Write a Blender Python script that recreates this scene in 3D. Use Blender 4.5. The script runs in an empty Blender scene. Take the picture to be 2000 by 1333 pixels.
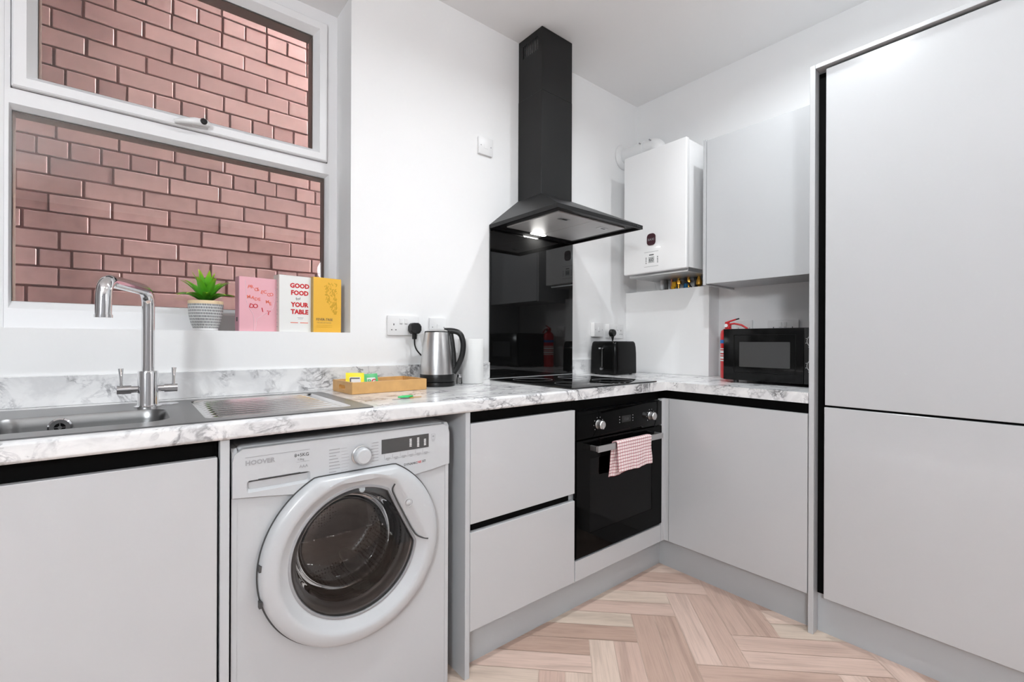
import bpy, bmesh, math, random
from mathutils import Vector, Matrix
random.seed(7)
R = math.radians
SC = bpy.context.scene
COL = SC.collection

# ------------------------------------------------------------------ camera
CAM_POS = Vector((-2.6023, -1.8633, 1.1025))
YAW, PITCH, ROLL, FPX, PY = R(50.6694), R(-0.0205), R(0.2176), 900.744, 668.42
F0 = Vector((math.cos(YAW), math.sin(YAW), 0)); R0 = Vector((math.sin(YAW), -math.cos(YAW), 0)); U0 = Vector((0, 0, 1))
F1 = F0 * math.cos(PITCH) + U0 * math.sin(PITCH); U1 = U0 * math.cos(PITCH) - F0 * math.sin(PITCH)
R2 = R0 * math.cos(ROLL) + U1 * math.sin(ROLL); U2 = U1 * math.cos(ROLL) - R0 * math.sin(ROLL)
cd = bpy.data.cameras.new('camera'); cam = bpy.data.objects.new('camera', cd); COL.objects.link(cam)
m = Matrix.Identity(4)
for i in range(3):
    m[i][0] = R2[i]; m[i][1] = U2[i]; m[i][2] = -F1[i]; m[i][3] = CAM_POS[i]
cam.matrix_world = m
cd.sensor_width = 36; cd.sensor_fit = 'HORIZONTAL'; cd.lens = FPX * 36 / 2000
cd.shift_y = (PY - 666.5) / 2000; cd.clip_start = 0.02
SC.camera = cam

# ------------------------------------------------------------------ world, exposure
w = bpy.data.worlds.new('sky'); SC.world = w; w.use_nodes = True
bg = w.node_tree.nodes['Background']; bg.inputs[0].default_value = (0.92, 0.97, 1.0, 1); bg.inputs[1].default_value = 150.0
SC.view_settings.view_transform = 'Standard'; SC.view_settings.look = 'None'
SC.view_settings.gamma = 1; SC.view_settings.exposure = 0.41; SC.view_settings.use_curve_mapping = False
SC.cycles.use_denoising = True
SC.cycles.max_bounces = 10; SC.cycles.diffuse_bounces = 6; SC.cycles.glossy_bounces = 5
SC.cycles.transparent_max_bounces = 12; SC.cycles.sample_clamp_indirect = 6
SC.cycles.caustics_reflective = False; SC.cycles.caustics_refractive = False

CEIL = 2.678
RX0, RY0 = -4.3, -5.2          # far ends of the room behind the camera
def area(name, loc, size, power, direction, size_y=None, color=(1, 1, 1), parent=None, spread=180):
    l = bpy.data.lights.new(name, 'AREA'); l.energy = power; l.color = color; l.spread = R(spread)
    if size_y: l.shape = 'RECTANGLE'; l.size = size; l.size_y = size_y
    else: l.shape = 'DISK'; l.size = size
    o = bpy.data.objects.new(name, l); COL.objects.link(o); o.location = loc
    o.rotation_euler = Vector(direction).to_track_quat('-Z', 'Y').to_euler()
    if parent: o.parent = parent
    return o
DOWNLIGHTS = [(-1.50, -1.25, 9.5), (-.75, -1.2, 6.5), (-1.20, -2.15, 2.5), (-2.40, -2.15, 1.5)]  # second and last are added, unseen, to even out the light

# ------------------------------------------------------------------ materials
def nodes(mt): return mt.node_tree.nodes, mt.node_tree.links
def mat(name, col, rough=.5, metal=0., coat=0., emit=None, estr=1., bump=0., bscale=200., spec=None, trans=0., var=0., vscale=3.):
    mt = bpy.data.materials.new(name); mt.use_nodes = True
    n, l = nodes(mt); p = n['Principled BSDF']
    p.inputs['Base Color'].default_value = (*col, 1); p.inputs['Roughness'].default_value = rough
    p.inputs['Metallic'].default_value = metal
    if coat: p.inputs['Coat Weight'].default_value = coat; p.inputs['Coat Roughness'].default_value = .06
    if spec is not None: p.inputs['Specular IOR Level'].default_value = spec
    if trans: p.inputs['Transmission Weight'].default_value = trans
    if emit: p.inputs['Emission Color'].default_value = (*emit, 1); p.inputs['Emission Strength'].default_value = estr
    tc = n.new('ShaderNodeTexCoord')
    if bump:
        t = n.new('ShaderNodeTexNoise'); t.inputs['Scale'].default_value = bscale; t.inputs['Detail'].default_value = 4
        l.new(tc.outputs['Object'], t.inputs['Vector'])
        b = n.new('ShaderNodeBump'); b.inputs['Strength'].default_value = bump; b.inputs['Distance'].default_value = .002
        l.new(t.outputs[0], b.inputs['Height']); l.new(b.outputs[0], p.inputs['Normal'])
    if var:
        t = n.new('ShaderNodeTexNoise'); t.inputs['Scale'].default_value = vscale; t.inputs['Detail'].default_value = 3
        l.new(tc.outputs['Object'], t.inputs['Vector'])
        mx = n.new('ShaderNodeMix'); mx.data_type = 'RGBA'
        mx.inputs[6].default_value = (*[c * (1 - var) for c in col], 1); mx.inputs[7].default_value = (*[min(1, c * (1 + var)) for c in col], 1)
        l.new(t.outputs[0], mx.inputs[0]); l.new(mx.outputs[2], p.inputs['Base Color'])
    return mt
def ramp(n, stops):
    r = n.new('ShaderNodeValToRGB'); e = r.color_ramp.elements
    while len(e) < len(stops): e.new(.5)
    for i, (p, c) in enumerate(stops):
        e[i].position = p; e[i].color = (*c, 1) if len(c) == 3 else c
    return r

M = {}
M['wall'] = mat('matt white wall paint', (.86, .86, .86), .7, bump=.08, bscale=90, var=.012)
M['ceiling'] = mat('ceiling paint', (.88, .88, .88), .85, bump=.05, bscale=60)
M['unit'] = mat('light grey gloss door', (.50, .508, .518), .2, coat=.25, var=.01, vscale=2)
M['unit_edge'] = mat('light grey panel', (.50, .515, .53), .35)
M['plinth'] = mat('grey plinth board', (.45, .47, .485), .4)
M['rail'] = mat('black handle rail', (.002, .002, .002), .5, spec=.05)
M['black'] = mat('black enamel', (.004, .004, .004), .3, spec=.15)
M['hoodblack'] = mat('black painted steel', (.008, .008, .008), .38, spec=.3)
M['blackglass'] = mat('black glass', (.004, .004, .004), .03, spec=.6)
M['blackplastic'] = mat('black plastic', (.008, .008, .008), .35, spec=.35)
M['darkglass'] = mat('dark oven glass', (.0015, .0015, .0015), .05, spec=.09)
M['ovengrey'] = mat('dark oven cavity enamel', (.05, .05, .05), .4)
M['pvc'] = mat('white pvc', (.82, .82, .83), .45)
M['whiteplastic'] = mat('white plastic', (.80, .80, .80), .3)
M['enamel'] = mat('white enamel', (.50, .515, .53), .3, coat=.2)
M['boilerwhite'] = mat('boiler white', (.86, .86, .86), .28, coat=.2)
M['chrome'] = mat('chrome', (.75, .75, .76), .08, 1)
M['steel'] = mat('brushed steel', (.60, .60, .60), .28, 1, bump=.05, bscale=400)
M['sinksteel'] = mat('sink steel', (.24, .24, .24), .3, 1, bump=.04, bscale=500)
M['drainsteel'] = mat('polished drainer steel', (.78, .78, .78), .2, 1)
M['alu'] = mat('brushed aluminium', (.62, .62, .62), .38, 1)
M['filter'] = mat('aluminium grease filter', (.60, .60, .60), .5, .6, bump=.3, bscale=900)
M['brass'] = mat('brass', (.70, .38, .06), .3, .8)
M['copper'] = mat('copper', (.55, .25, .15), .35, .9)
M['bluevalve'] = mat('blue valve plastic', (.0, .14, .34), .4)
M['yellowvalve'] = mat('yellow valve plastic', (.85, .45, .01), .4)
M['rubber'] = mat('grey rubber', (.10, .10, .10), .5)
M['flange'] = mat('grey glass flange', (.33, .33, .335), .2, .3)
M['drum'] = mat('drum steel', (.25, .25, .25), .35, .9)
M['ink'] = mat('dark print', (.06, .06, .06), .6)
M['greyink'] = mat('grey print', (.32, .32, .33), .5)
M['redink'] = mat('red print', (.55, .015, .02), .6)
M['whiteink'] = mat('white print', (.8, .8, .8), .6)
M['badge'] = mat('dark maroon badge', (.055, .018, .025), .3)
M['red'] = mat('red paint', (.62, .01, .015), .28, coat=.4)
M['bluelabel'] = mat('blue label', (.02, .16, .5), .5)
M['bamboo'] = mat('bamboo wood', (.58, .33, .12), .5, var=.18, vscale=30)
M['paper'] = mat('paper', (.72, .72, .71), .8)
M['soil'] = mat('soil', (.03, .02, .015), .9)
M['spacer'] = mat('bronze spacer bar', (.075, .045, .03), .6)
M['lampglow'] = mat('lamp glow', (1, 1, 1), .5, emit=(1, .98, .95), estr=12)
M['downglow'] = mat('downlight glow', (1, 1, 1), .5, emit=(1, .98, .95), estr=6)
M['lcd'] = mat('pale display', (.42, .43, .43), .3)
M['pages'] = mat('book pages', (.80, .76, .66), .8)

def glass_mat(name, tint=(1, 1, 1), ior=1.5, rough=0.0):
    mt = bpy.data.materials.new(name); mt.use_nodes = True; n, l = nodes(mt)
    n.remove(n['Principled BSDF']); out = n['Material Output']
    t = n.new('ShaderNodeBsdfTransparent'); t.inputs[0].default_value = (*tint, 1)
    g = n.new('ShaderNodeBsdfGlossy'); g.inputs['Roughness'].default_value = rough
    f = n.new('ShaderNodeFresnel'); f.inputs[0].default_value = ior
    mx = n.new('ShaderNodeMixShader'); l.new(f.outputs[0], mx.inputs[0]); l.new(t.outputs[0], mx.inputs[1]); l.new(g.outputs[0], mx.inputs[2])
    l.new(mx.outputs[0], out.inputs[0]); return mt
M['pane'] = glass_mat('window glass', (.97, .97, .96), 1.5)
M['bowlglass'] = glass_mat('washer door glass', (.97, .97, .97), 1.5)
M['bowltint'] = glass_mat('smoked washer bowl', (.60, .60, .60), 1.5)
M['ovenpane'] = glass_mat('oven window glass', (.55, .55, .55), 1.35)
M['microdoor'] = mat('microwave door plastic', (.003, .003, .003), .14, spec=.2)
M['microwindow'] = mat('microwave window mesh', (.045, .045, .045), .16, spec=.35)

def marble():
    mt = mat('white marble laminate', (.8, .8, .8), .22, coat=.15); n, l = nodes(mt); p = n['Principled BSDF']
    tc = n.new('ShaderNodeTexCoord'); mp = n.new('ShaderNodeMapping'); mp.inputs['Scale'].default_value = (1.0, 1.5, 1.3)
    mp.inputs['Rotation'].default_value = (.2, .35, .5); l.new(tc.outputs['Object'], mp.inputs[0])
    def vein(scale, dist, width, seed, rough=.6):
        a = n.new('ShaderNodeTexNoise'); a.noise_dimensions = '4D'; a.inputs['W'].default_value = seed
        a.inputs['Scale'].default_value = scale; a.inputs['Detail'].default_value = 7; a.inputs['Roughness'].default_value = rough
        a.inputs['Distortion'].default_value = dist; l.new(mp.outputs[0], a.inputs['Vector'])
        s = n.new('ShaderNodeMath'); s.operation = 'SUBTRACT'; s.inputs[1].default_value = .5; l.new(a.outputs[0], s.inputs[0])
        b = n.new('ShaderNodeMath'); b.operation = 'ABSOLUTE'; l.new(s.outputs[0], b.inputs[0])
        r = n.new('ShaderNodeMapRange'); r.inputs[1].default_value = 0; r.inputs[2].default_value = width
        r.inputs[3].default_value = 1; r.inputs[4].default_value = 0; r.interpolation_type = 'SMOOTHSTEP'; l.new(b.outputs[0], r.inputs[0]); return r
    v1 = vein(7.5, 1.3, .045, 3.1); v2 = vein(16, 1.2, .050, 8.7, .60); v3 = vein(4.0, .9, .12, 5.2)
    mk = n.new('ShaderNodeTexNoise'); mk.inputs['Scale'].default_value = 8; mk.inputs['Detail'].default_value = 3; l.new(mp.outputs[0], mk.inputs['Vector'])
    mr = n.new('ShaderNodeMapRange'); mr.inputs[1].default_value = .46; mr.inputs[2].default_value = .66; l.new(mk.outputs[0], mr.inputs[0])
    def mul(a, b, k=1):
        x = n.new('ShaderNodeMath'); x.operation = 'MULTIPLY'; l.new(a, x.inputs[0])
        if b is None: x.inputs[1].default_value = k
        else: l.new(b, x.inputs[1])
        return x.outputs[0]
    def add(a, b):
        x = n.new('ShaderNodeMath'); x.operation = 'ADD'; x.use_clamp = True; l.new(a, x.inputs[0]); l.new(b, x.inputs[1]); return x.outputs[0]
    tot = add(add(mul(mul(v1.outputs[0], mr.outputs[0]), None, .85), mul(mul(v2.outputs[0], mr.outputs[0]), None, .40)), mul(v3.outputs[0], None, .18))
    r = ramp(n, [(0, (.80, .80, .80)), (.35, (.56, .56, .57)), (1, (.20, .20, .205))]); l.new(tot, r.inputs[0]); l.new(r.outputs[0], p.inputs['Base Color'])
    return mt
M['marble'] = marble()

def oak():
    mt = mat('herringbone oak floor', (.5, .4, .3), .42); n, l = nodes(mt); p = n['Principled BSDF']
    uv = n.new('ShaderNodeUVMap'); at = n.new('ShaderNodeAttribute'); at.attribute_name = 'tone'
    sp = n.new('ShaderNodeSeparateColor'); l.new(at.outputs['Color'], sp.inputs[0])
    mp = n.new('ShaderNodeMapping'); mp.inputs['Scale'].default_value = (2.6, 24, 1); l.new(uv.outputs[0], mp.inputs[0])
    ns = n.new('ShaderNodeTexNoise'); ns.inputs['Scale'].default_value = 1.0; ns.inputs['Detail'].default_value = 6; ns.inputs['Distortion'].default_value = .8; l.new(mp.outputs[0], ns.inputs['Vector'])
    mp2 = n.new('ShaderNodeMapping'); mp2.inputs['Scale'].default_value = (7, 160, 1); l.new(uv.outputs[0], mp2.inputs[0])
    n2 = n.new('ShaderNodeTexNoise'); n2.inputs['Scale'].default_value = 1.0; n2.inputs['Detail'].default_value = 4; l.new(mp2.outputs[0], n2.inputs['Vector'])
    r = ramp(n, [(0, (.47, .325, .26)), (.3, (.59, .425, .355)), (.55, (.65, .485, .41)), (.8, (.69, .53, .445)), (1, (.63, .515, .425))]); l.new(sp.outputs[0], r.inputs[0])
    g = ramp(n, [(.28, (.62, .60, .58)), (.5, (1, 1, 1)), (.8, (1.1, 1.1, 1.1))]); l.new(ns.outputs[0], g.inputs[0])
    g2 = ramp(n, [(.3, (.80, .79, .78)), (.55, (1, 1, 1))]); l.new(n2.outputs[0], g2.inputs[0])
    a = n.new('ShaderNodeMix'); a.data_type = 'RGBA'; a.blend_type = 'MULTIPLY'; a.inputs[0].default_value = .55; l.new(r.outputs[0], a.inputs[6]); l.new(g.outputs[0], a.inputs[7])
    b = n.new('ShaderNodeMix'); b.data_type = 'RGBA'; b.blend_type = 'MULTIPLY'; b.inputs[0].default_value = .7; l.new(a.outputs[2], b.inputs[6]); l.new(g2.outputs[0], b.inputs[7])
    jn = n.new('ShaderNodeMix'); jn.data_type = 'RGBA'; jn.inputs[6].default_value = (.16, .10, .08, 1); l.new(sp.outputs[2], jn.inputs[0]); l.new(b.outputs[2], jn.inputs[7])
    l.new(jn.outputs[2], p.inputs['Base Color'])
    bp = n.new('ShaderNodeBump'); bp.inputs['Strength'].default_value = .12; bp.inputs['Distance'].default_value = .001; l.new(n2.outputs[0], bp.inputs['Height']); l.new(bp.outputs[0], p.inputs['Normal'])
    return mt
M['oak'] = oak()
def brickmat():
    mt = mat('painted pink brick', (.5, .3, .27), .7); n, l = nodes(mt); p = n['Principled BSDF']
    at = n.new('ShaderNodeAttribute'); at.attribute_name = 'tone'; tc = n.new('ShaderNodeTexCoord')
    r = ramp(n, [(0, (.26, .140, .125)), (.5, (.305, .175, .157)), (1, (.35, .205, .186))]); l.new(at.outputs['Fac'], r.inputs[0])
    ns = n.new('ShaderNodeTexNoise'); ns.inputs['Scale'].default_value = 25; ns.inputs['Detail'].default_value = 6; l.new(tc.outputs['Object'], ns.inputs['Vector'])
    g = ramp(n, [(.3, (.78, .78, .78)), (.6, (1, 1, 1))]); l.new(ns.outputs[0], g.inputs[0])
    a = n.new('ShaderNodeMix'); a.data_type = 'RGBA'; a.blend_type = 'MULTIPLY'; a.inputs[0].default_value = .6; l.new(r.outputs[0], a.inputs[6]); l.new(g.outputs[0], a.inputs[7])
    l.new(a.outputs[2], p.inputs['Base Color'])
    bp = n.new('ShaderNodeBump'); bp.inputs['Strength'].default_value = .25; bp.inputs['Distance'].default_value = .004; l.new(ns.outputs[0], bp.inputs['Height']); l.new(bp.outputs[0], p.inputs['Normal'])
    return mt
M['brick'] = brickmat(); M['mortar'] = mat('brick mortar', (.17, .065, .055), .85, bump=.4, bscale=60)
def potmat():
    mt = mat('white pot with dark dashes', (.8, .8, .78), .5); n, l = nodes(mt); p = n['Principled BSDF']
    uv = n.new('ShaderNodeUVMap'); b = n.new('ShaderNodeTexBrick'); l.new(uv.outputs[0], b.inputs['Vector'])
    b.inputs['Color1'].default_value = (.03, .035, .05, 1); b.inputs['Color2'].default_value = (.09, .1, .12, 1); b.inputs['Mortar'].default_value = (.82, .82, .80, 1)
    b.inputs['Scale'].default_value = 1; b.inputs['Brick Width'].default_value = .0048; b.inputs['Row Height'].default_value = .0100; b.inputs['Mortar Size'].default_value = .0011; b.inputs['Mortar Smooth'].default_value = .2
    l.new(b.outputs[0], p.inputs['Base Color']); return mt
M['pot'] = potmat(); M['potrim'] = mat('cream pot rim', (.80, .62, .40), .5)
def leafmat():
    mt = mat('green leaf', (.1, .4, .02), .35); n, l = nodes(mt); p = n['Principled BSDF']
    uv = n.new('ShaderNodeUVMap'); s = n.new('ShaderNodeSeparateXYZ'); l.new(uv.outputs[0], s.inputs[0])
    r = ramp(n, [(0, (.02, .10, .01)), (.35, (.06, .30, .015)), (.75, (.14, .50, .02)), (1, (.45, .62, .03))]); l.new(s.outputs[1], r.inputs[0]); l.new(r.outputs[0], p.inputs['Base Color']); return mt
M['leaf'] = leafmat()
def towelmat():
    mt = mat('checked tea towel cloth', (.85, .8, .8), .9, bump=.5, bscale=700); n, l = nodes(mt); p = n['Principled BSDF']
    uv = n.new('ShaderNodeUVMap'); s = n.new('ShaderNodeSeparateXYZ'); l.new(uv.outputs[0], s.inputs[0])
    def stripe(out, period, width):
        a = n.new('ShaderNodeMath'); a.operation = 'PINGPONG'; a.inputs[1].default_value = period / 2; l.new(out, a.inputs[0])
        b = n.new('ShaderNodeMath'); b.operation = 'LESS_THAN'; b.inputs[1].default_value = width / 2; l.new(a.outputs[0], b.inputs[0]); return b.outputs[0]
    h = stripe(s.outputs[1], .0135, .0024); v = stripe(s.outputs[0], .0155, .0045)
    m1 = n.new('ShaderNodeMix'); m1.data_type = 'RGBA'; m1.inputs[6].default_value = (.84, .74, .73, 1); m1.inputs[7].default_value = (.74, .46, .48, 1); l.new(v, m1.inputs[0])
    m2 = n.new('ShaderNodeMix'); m2.data_type = 'RGBA'; l.new(m1.outputs[2], m2.inputs[6]); m2.inputs[7].default_value = (.28, .03, .05, 1); l.new(h, m2.inputs[0])
    l.new(m2.outputs[2], p.inputs['Base Color']); return mt
M['towel'] = towelmat()
def drumperf():
    mt = mat('perforated drum steel', (.2, .2, .2), .32, .9); n, l = nodes(mt); p = n['Principled BSDF']
    tc = n.new('ShaderNodeTexCoord'); v = n.new('ShaderNodeTexVoronoi'); v.inputs['Scale'].default_value = 105; v.inputs['Randomness'].default_value = .25; l.new(tc.outputs['Object'], v.inputs['Vector'])
    r = ramp(n, [(.28, (.004, .004, .004)), (.42, (.12, .12, .12))]); l.new(v.outputs['Distance'], r.inputs[0]); l.new(r.outputs[0], p.inputs['Base Color']); return mt
M['perf'] = drumperf()

# ------------------------------------------------------------------ geometry helpers
class MB:
    """collects shapes (world or local coordinates) into one mesh"""
    def __init__(s): s.b = bmesh.new(); s.uv = s.b.loops.layers.uv.new('UVMap'); s.tone = s.b.loops.layers.float_color.new('tone')
    def _bev(s, faces, r, seg=2):
        if r <= 0: return
        es = list({e for f in faces for e in f.edges})
        bmesh.ops.bevel(s.b, geom=es, offset=r, segments=seg, profile=.5, affect='EDGES', clamp_overlap=True)
    def box(s, x0, x1, y0, y1, z0, z1, bev=0, seg=2):
        x0, x1 = sorted((x0, x1)); y0, y1 = sorted((y0, y1)); z0, z1 = sorted((z0, z1))
        v = [s.b.verts.new(p) for p in ((x0,y0,z0),(x1,y0,z0),(x1,y1,z0),(x0,y1,z0),(x0,y0,z1),(x1,y0,z1),(x1,y1,z1),(x0,y1,z1))]
        f = [s.b.faces.new([v[i] for i in q]) for q in ((0,3,2,1),(4,5,6,7),(0,1,5,4),(1,2,6,5),(2,3,7,6),(3,0,4,7))]
        s._bev(f, bev, seg); return s
    def cyl(s, p0, p1, r0, r1=None, n=24, caps=True):
        p0, p1 = Vector(p0), Vector(p1); r1 = r0 if r1 is None else r1
        q = (p1 - p0).to_track_quat('Z', 'Y'); a, b = [], []
        for i in range(n):
            t = 2 * math.pi * i / n; d = q @ Vector((math.cos(t), math.sin(t), 0))
            a.append(s.b.verts.new(p0 + d * r0)); b.append(s.b.verts.new(p1 + d * r1))
        for i in range(n): s.b.faces.new((a[i], a[(i+1) % n], b[(i+1) % n], b[i]))
        if caps: s.b.faces.new(a[::-1]); s.b.faces.new(b)
        return s
    def lathe(s, prof, c=(0, 0, 0), axis='Z', n=40, close=False):
        """prof: (radius, height) pairs; axis Z up, or 'Y' meaning height runs along +y"""
        c = Vector(c); rings = []; L = 0; ls = [0]
        for k in range(1, len(prof)): L += math.hypot(prof[k][0]-prof[k-1][0], prof[k][1]-prof[k-1][1]); ls.append(L)
        def pt(r, h, t):
            if axis == 'Z': return c + Vector((r*math.cos(t), r*math.sin(t), h))
            if axis == 'Y': return c + Vector((r*math.cos(t), h, r*math.sin(t)))
            return c + Vector((h, r*math.cos(t), r*math.sin(t)))
        for r, h in prof:
            rings.append([s.b.verts.new(pt(max(r, 1e-5), h, 2*math.pi*i/n)) for i in range(n)])
        rm = max(r for r, h in prof)
        for k in range(len(rings)-1):
            for i in range(n):
                j = (i+1) % n; f = s.b.faces.new((rings[k][i], rings[k][j], rings[k+1][j], rings[k+1][i]))
                for lp, (u, v) in zip(f.loops, ((i, k), (i+1, k), (i+1, k+1), (i, k+1))): lp[s.uv].uv = (u/n*2*math.pi*rm, ls[v])
        if close:
            s.b.faces.new(rings[0][::-1]); s.b.faces.new(rings[-1])
        return s
    def tube(s, pts, r, n=12, caps=True, flat=None, rs=None):
        pts = [Vector(p) for p in pts]; rings = []
        up = None
        for i, p in enumerate(pts):
            t = (pts[min(i+1, len(pts)-1)] - pts[max(i-1, 0)]).normalized()
            if up is None:
                up = Vector((0, 0, 1)) if abs(t.z) < .9 else Vector((1, 0, 0))
                if flat: up = Vector(flat)
            x = t.cross(up).normalized(); up = x.cross(t).normalized()
            rr = rs[i] if rs else r; a, b = (rr if isinstance(rr, tuple) else (rr, rr))
            rings.append([s.b.verts.new(p + x*math.cos(2*math.pi*k/n)*a + up*math.sin(2*math.pi*k/n)*b) for k in range(n)])
        for i in range(len(rings)-1):
            for k in range(n): s.b.faces.new((rings[i][k], rings[i][(k+1) % n], rings[i+1][(k+1) % n], rings[i+1][k]))
        if caps: s.b.faces.new(rings[0][::-1]); s.b.faces.new(rings[-1])
        return s
    def prism(s, outer, d0, d1, plane='XZ', holes=(), bev=0, seg=2):
        """2D outline (with holes) extruded from d0 to d1 along the remaining axis"""
        def P(a, b, d): return {'XZ': (a, d, b), 'XY': (a, b, d), 'YZ': (d, a, b)}[plane]
        lay = []
        for d in (d0, d1):
            loops = []
            for lp in [outer, *holes]: loops.append([s.b.verts.new(P(a, b, d)) for a, b in lp])
            es = []
            for lp in loops:
                for i in range(len(lp)):
                    es.append(s.b.edges.new((lp[i], lp[(i+1) % len(lp)])))
            if holes: fs = bmesh.ops.triangle_fill(s.b, use_beauty=True, use_dissolve=False, edges=es)['geom']
            else: fs = [s.b.faces.new(loops[0])]
            lay.append((loops, [f for f in fs if isinstance(f, bmesh.types.BMFace)]))
        sides = []
        for la, lb in zip(lay[0][0], lay[1][0]):
            for i in range(len(la)):
                j = (i+1) % len(la); sides.append(s.b.faces.new((la[i], la[j], lb[j], lb[i])))
        if bev and not holes:
            es = list({e for f in lay[0][1]+lay[1][1] for e in f.edges})
            bmesh.ops.bevel(s.b, geom=es, offset=bev, segments=seg, profile=.5, affect='EDGES', clamp_overlap=True)
        return s
    def ring(s, x0, x1, z0, z1, wl, wr, wb, wt, prof):
        """mitred rectangular frame in the XZ plane; prof = (inward fraction, y)"""
        rows = []
        for f, y in prof:
            rows.append([s.b.verts.new(p) for p in ((x0+f*wl, y, z0+f*wb), (x1-f*wr, y, z0+f*wb), (x1-f*wr, y, z1-f*wt), (x0+f*wl, y, z1-f*wt))])
        for a, b in zip(rows, rows[1:] + rows[:1]):
            for i in range(4): s.b.faces.new((a[i], a[(i+1) % 4], b[(i+1) % 4], b[i]))
        return s
    def grid(s, fn, nu, nv, uvfn=None):
        g = [[s.b.verts.new(fn(i/nu, j/nv)) for j in range(nv+1)] for i in range(nu+1)]
        for i in range(nu):
            for j in range(nv):
                f = s.b.faces.new((g[i][j], g[i+1][j], g[i+1][j+1], g[i][j+1]))
                if uvfn:
                    for lp, (a, b) in zip(f.loops, ((i, j), (i+1, j), (i+1, j+1), (i, j+1))): lp[s.uv].uv = uvfn(a/nu, b/nv)
        return s
    def merge(s, d=1e-5): bmesh.ops.remove_doubles(s.b, verts=s.b.verts, dist=d); return s

def build(name, mb, material, parent=None, smooth=35, local=False, recalc=True):
    if recalc: bmesh.ops.recalc_face_normals(mb.b, faces=mb.b.faces)
    me = bpy.data.meshes.new(name); 
    o = bpy.data.objects.new(name, me)
    if parent is None:
        xs = [v.co.copy() for v in mb.b.verts]
        org = Vector(((min(v.x for v in xs)+max(v.x for v in xs))/2, (min(v.y for v in xs)+max(v.y for v in xs))/2, min(v.z for v in xs)))
        bmesh.ops.translate(mb.b, verts=mb.b.verts, vec=-org); o.location = org
    elif not local:
        r = parent
        while r.parent: r = r.parent
        bmesh.ops.translate(mb.b, verts=mb.b.verts, vec=-r.location)
    mb.b.to_mesh(me); mb.b.free()
    me.materials.append(material)
    if smooth:
        me.polygons.foreach_set('use_smooth', [True]*len(me.polygons)); me.set_sharp_from_angle(angle=R(smooth))
    COL.objects.link(o)
    if parent: o.parent = parent
    return o
def tag(o, label=None, cat=None, group=None, kind=None):
    if label: o['label'] = label
    if cat: o['category'] = cat
    if group: o['group'] = group
    if kind: o['kind'] = kind
    return o
def thing(name, label, cat, loc, rz=0, group=None):
    o = bpy.data.objects.new(name, None); COL.objects.link(o); o.location = loc; o.rotation_euler.z = rz; o.empty_display_size = .05
    return tag(o, label, cat, group)
def struct(name, mb, material, parent=None, smooth=35):
    o = build(name, mb, material, parent, smooth)
    if parent is None: o['kind'] = 'structure'
    return o
def text(name, body, size, org, xd, yd, material, parent, align='LEFT', local=False, extrude=.0003, sx=1., bold=0.):
    c = bpy.data.curves.new(name, 'FONT'); c.body = body; c.size = size; c.align_x = align; c.extrude = extrude; c.resolution_u = 2; c.offset = bold
    t = bpy.data.objects.new('tmp', c); COL.objects.link(t)
    bpy.context.view_layer.update()
    me = bpy.data.meshes.new_from_object(t.evaluated_get(bpy.context.evaluated_depsgraph_get()))
    bpy.data.objects.remove(t); bpy.data.curves.remove(c)
    xd = Vector(xd).normalized(); yd = Vector(yd).normalized(); zd = xd.cross(yd); org = Vector(org)
    r = parent
    if not local:
        while r.parent: r = r.parent
        org = org - r.location
    for v in me.vertices: v.co = org + xd*v.co.x*sx + yd*v.co.y + zd*v.co.z
    me.materials.clear(); me.materials.append(material); me.name = name
    o = bpy.data.objects.new(name, me); COL.objects.link(o); o.parent = parent
    return o
def circ(cx, cz, r, n=48): return [(cx + r*math.cos(2*math.pi*i/n), cz + r*math.sin(2*math.pi*i/n)) for i in range(n)]
def rrect(x0, x1, z0, z1, r, n=6):
    p = []
    for cx, cz, a in ((x1-r, z0+r, -90), (x1-r, z1-r, 0), (x0+r, z1-r, 90), (x0+r, z0+r, 180)):
        for k in range(n+1): t = R(a + 90*k/n); p.append((cx + r*math.cos(t), cz + r*math.sin(t)))
    return p
def bend(pts, r, n=8):
    """polyline with rounded corners"""
    pts = [Vector(p) for p in pts]; out = [pts[0]]
    for a, b, c in zip(pts, pts[1:], pts[2:]):
        d0 = (a-b).normalized(); d1 = (c-b).normalized(); rr = min(r, (a-b).length*.49, (c-b).length*.49)
        p0, p1 = b + d0*rr, b + d1*rr
        for k in range(n+1):
            t = k/n; out.append(p0*(1-t)**2 + b*2*t*(1-t) + p1*t*t)
    return out + [pts[-1]]

# ================================================================== SETTING
H = CEIL
# herringbone floor (double planks), one mesh
W_, L_ = .1785, .454; s2 = math.sqrt(.5)
fb = MB(); fb.box(RX0, 0, RY0, 0, -.05, -.0015)
def plank(p0, p1, q0, q1, along):
    g = .0009; p0 += g; p1 -= g; q0 += g; q1 -= g
    c = []
    for p, q in ((p0, q0), (p1, q0), (p1, q1), (p0, q1)):
        c.append(((p-q)*s2, -(p+q)*s2, p, q))
    cx = sum(a[0] for a in c)/4; cy = sum(a[1] for a in c)/4
    if cx < RX0+.28 or cx > -.05 or cy > -.05 or cy < RY0+.28: return
    if cx > -.35 or cy > -.33: return
    f = fb.b.faces.new([fb.b.verts.new((a[0], a[1], 0)) for a in c])
    ou, ov = random.uniform(0, 50), random.uniform(0, 50); tn = random.random()
    for lp, a in zip(f.loops, c):
        u, v = (a[2], a[3]) if along == 'p' else (a[3], a[2])
        lp[fb.uv].uv = (u+ou, v+ov); lp[fb.tone] = (tn, random.random(), 1, 1)
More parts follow.
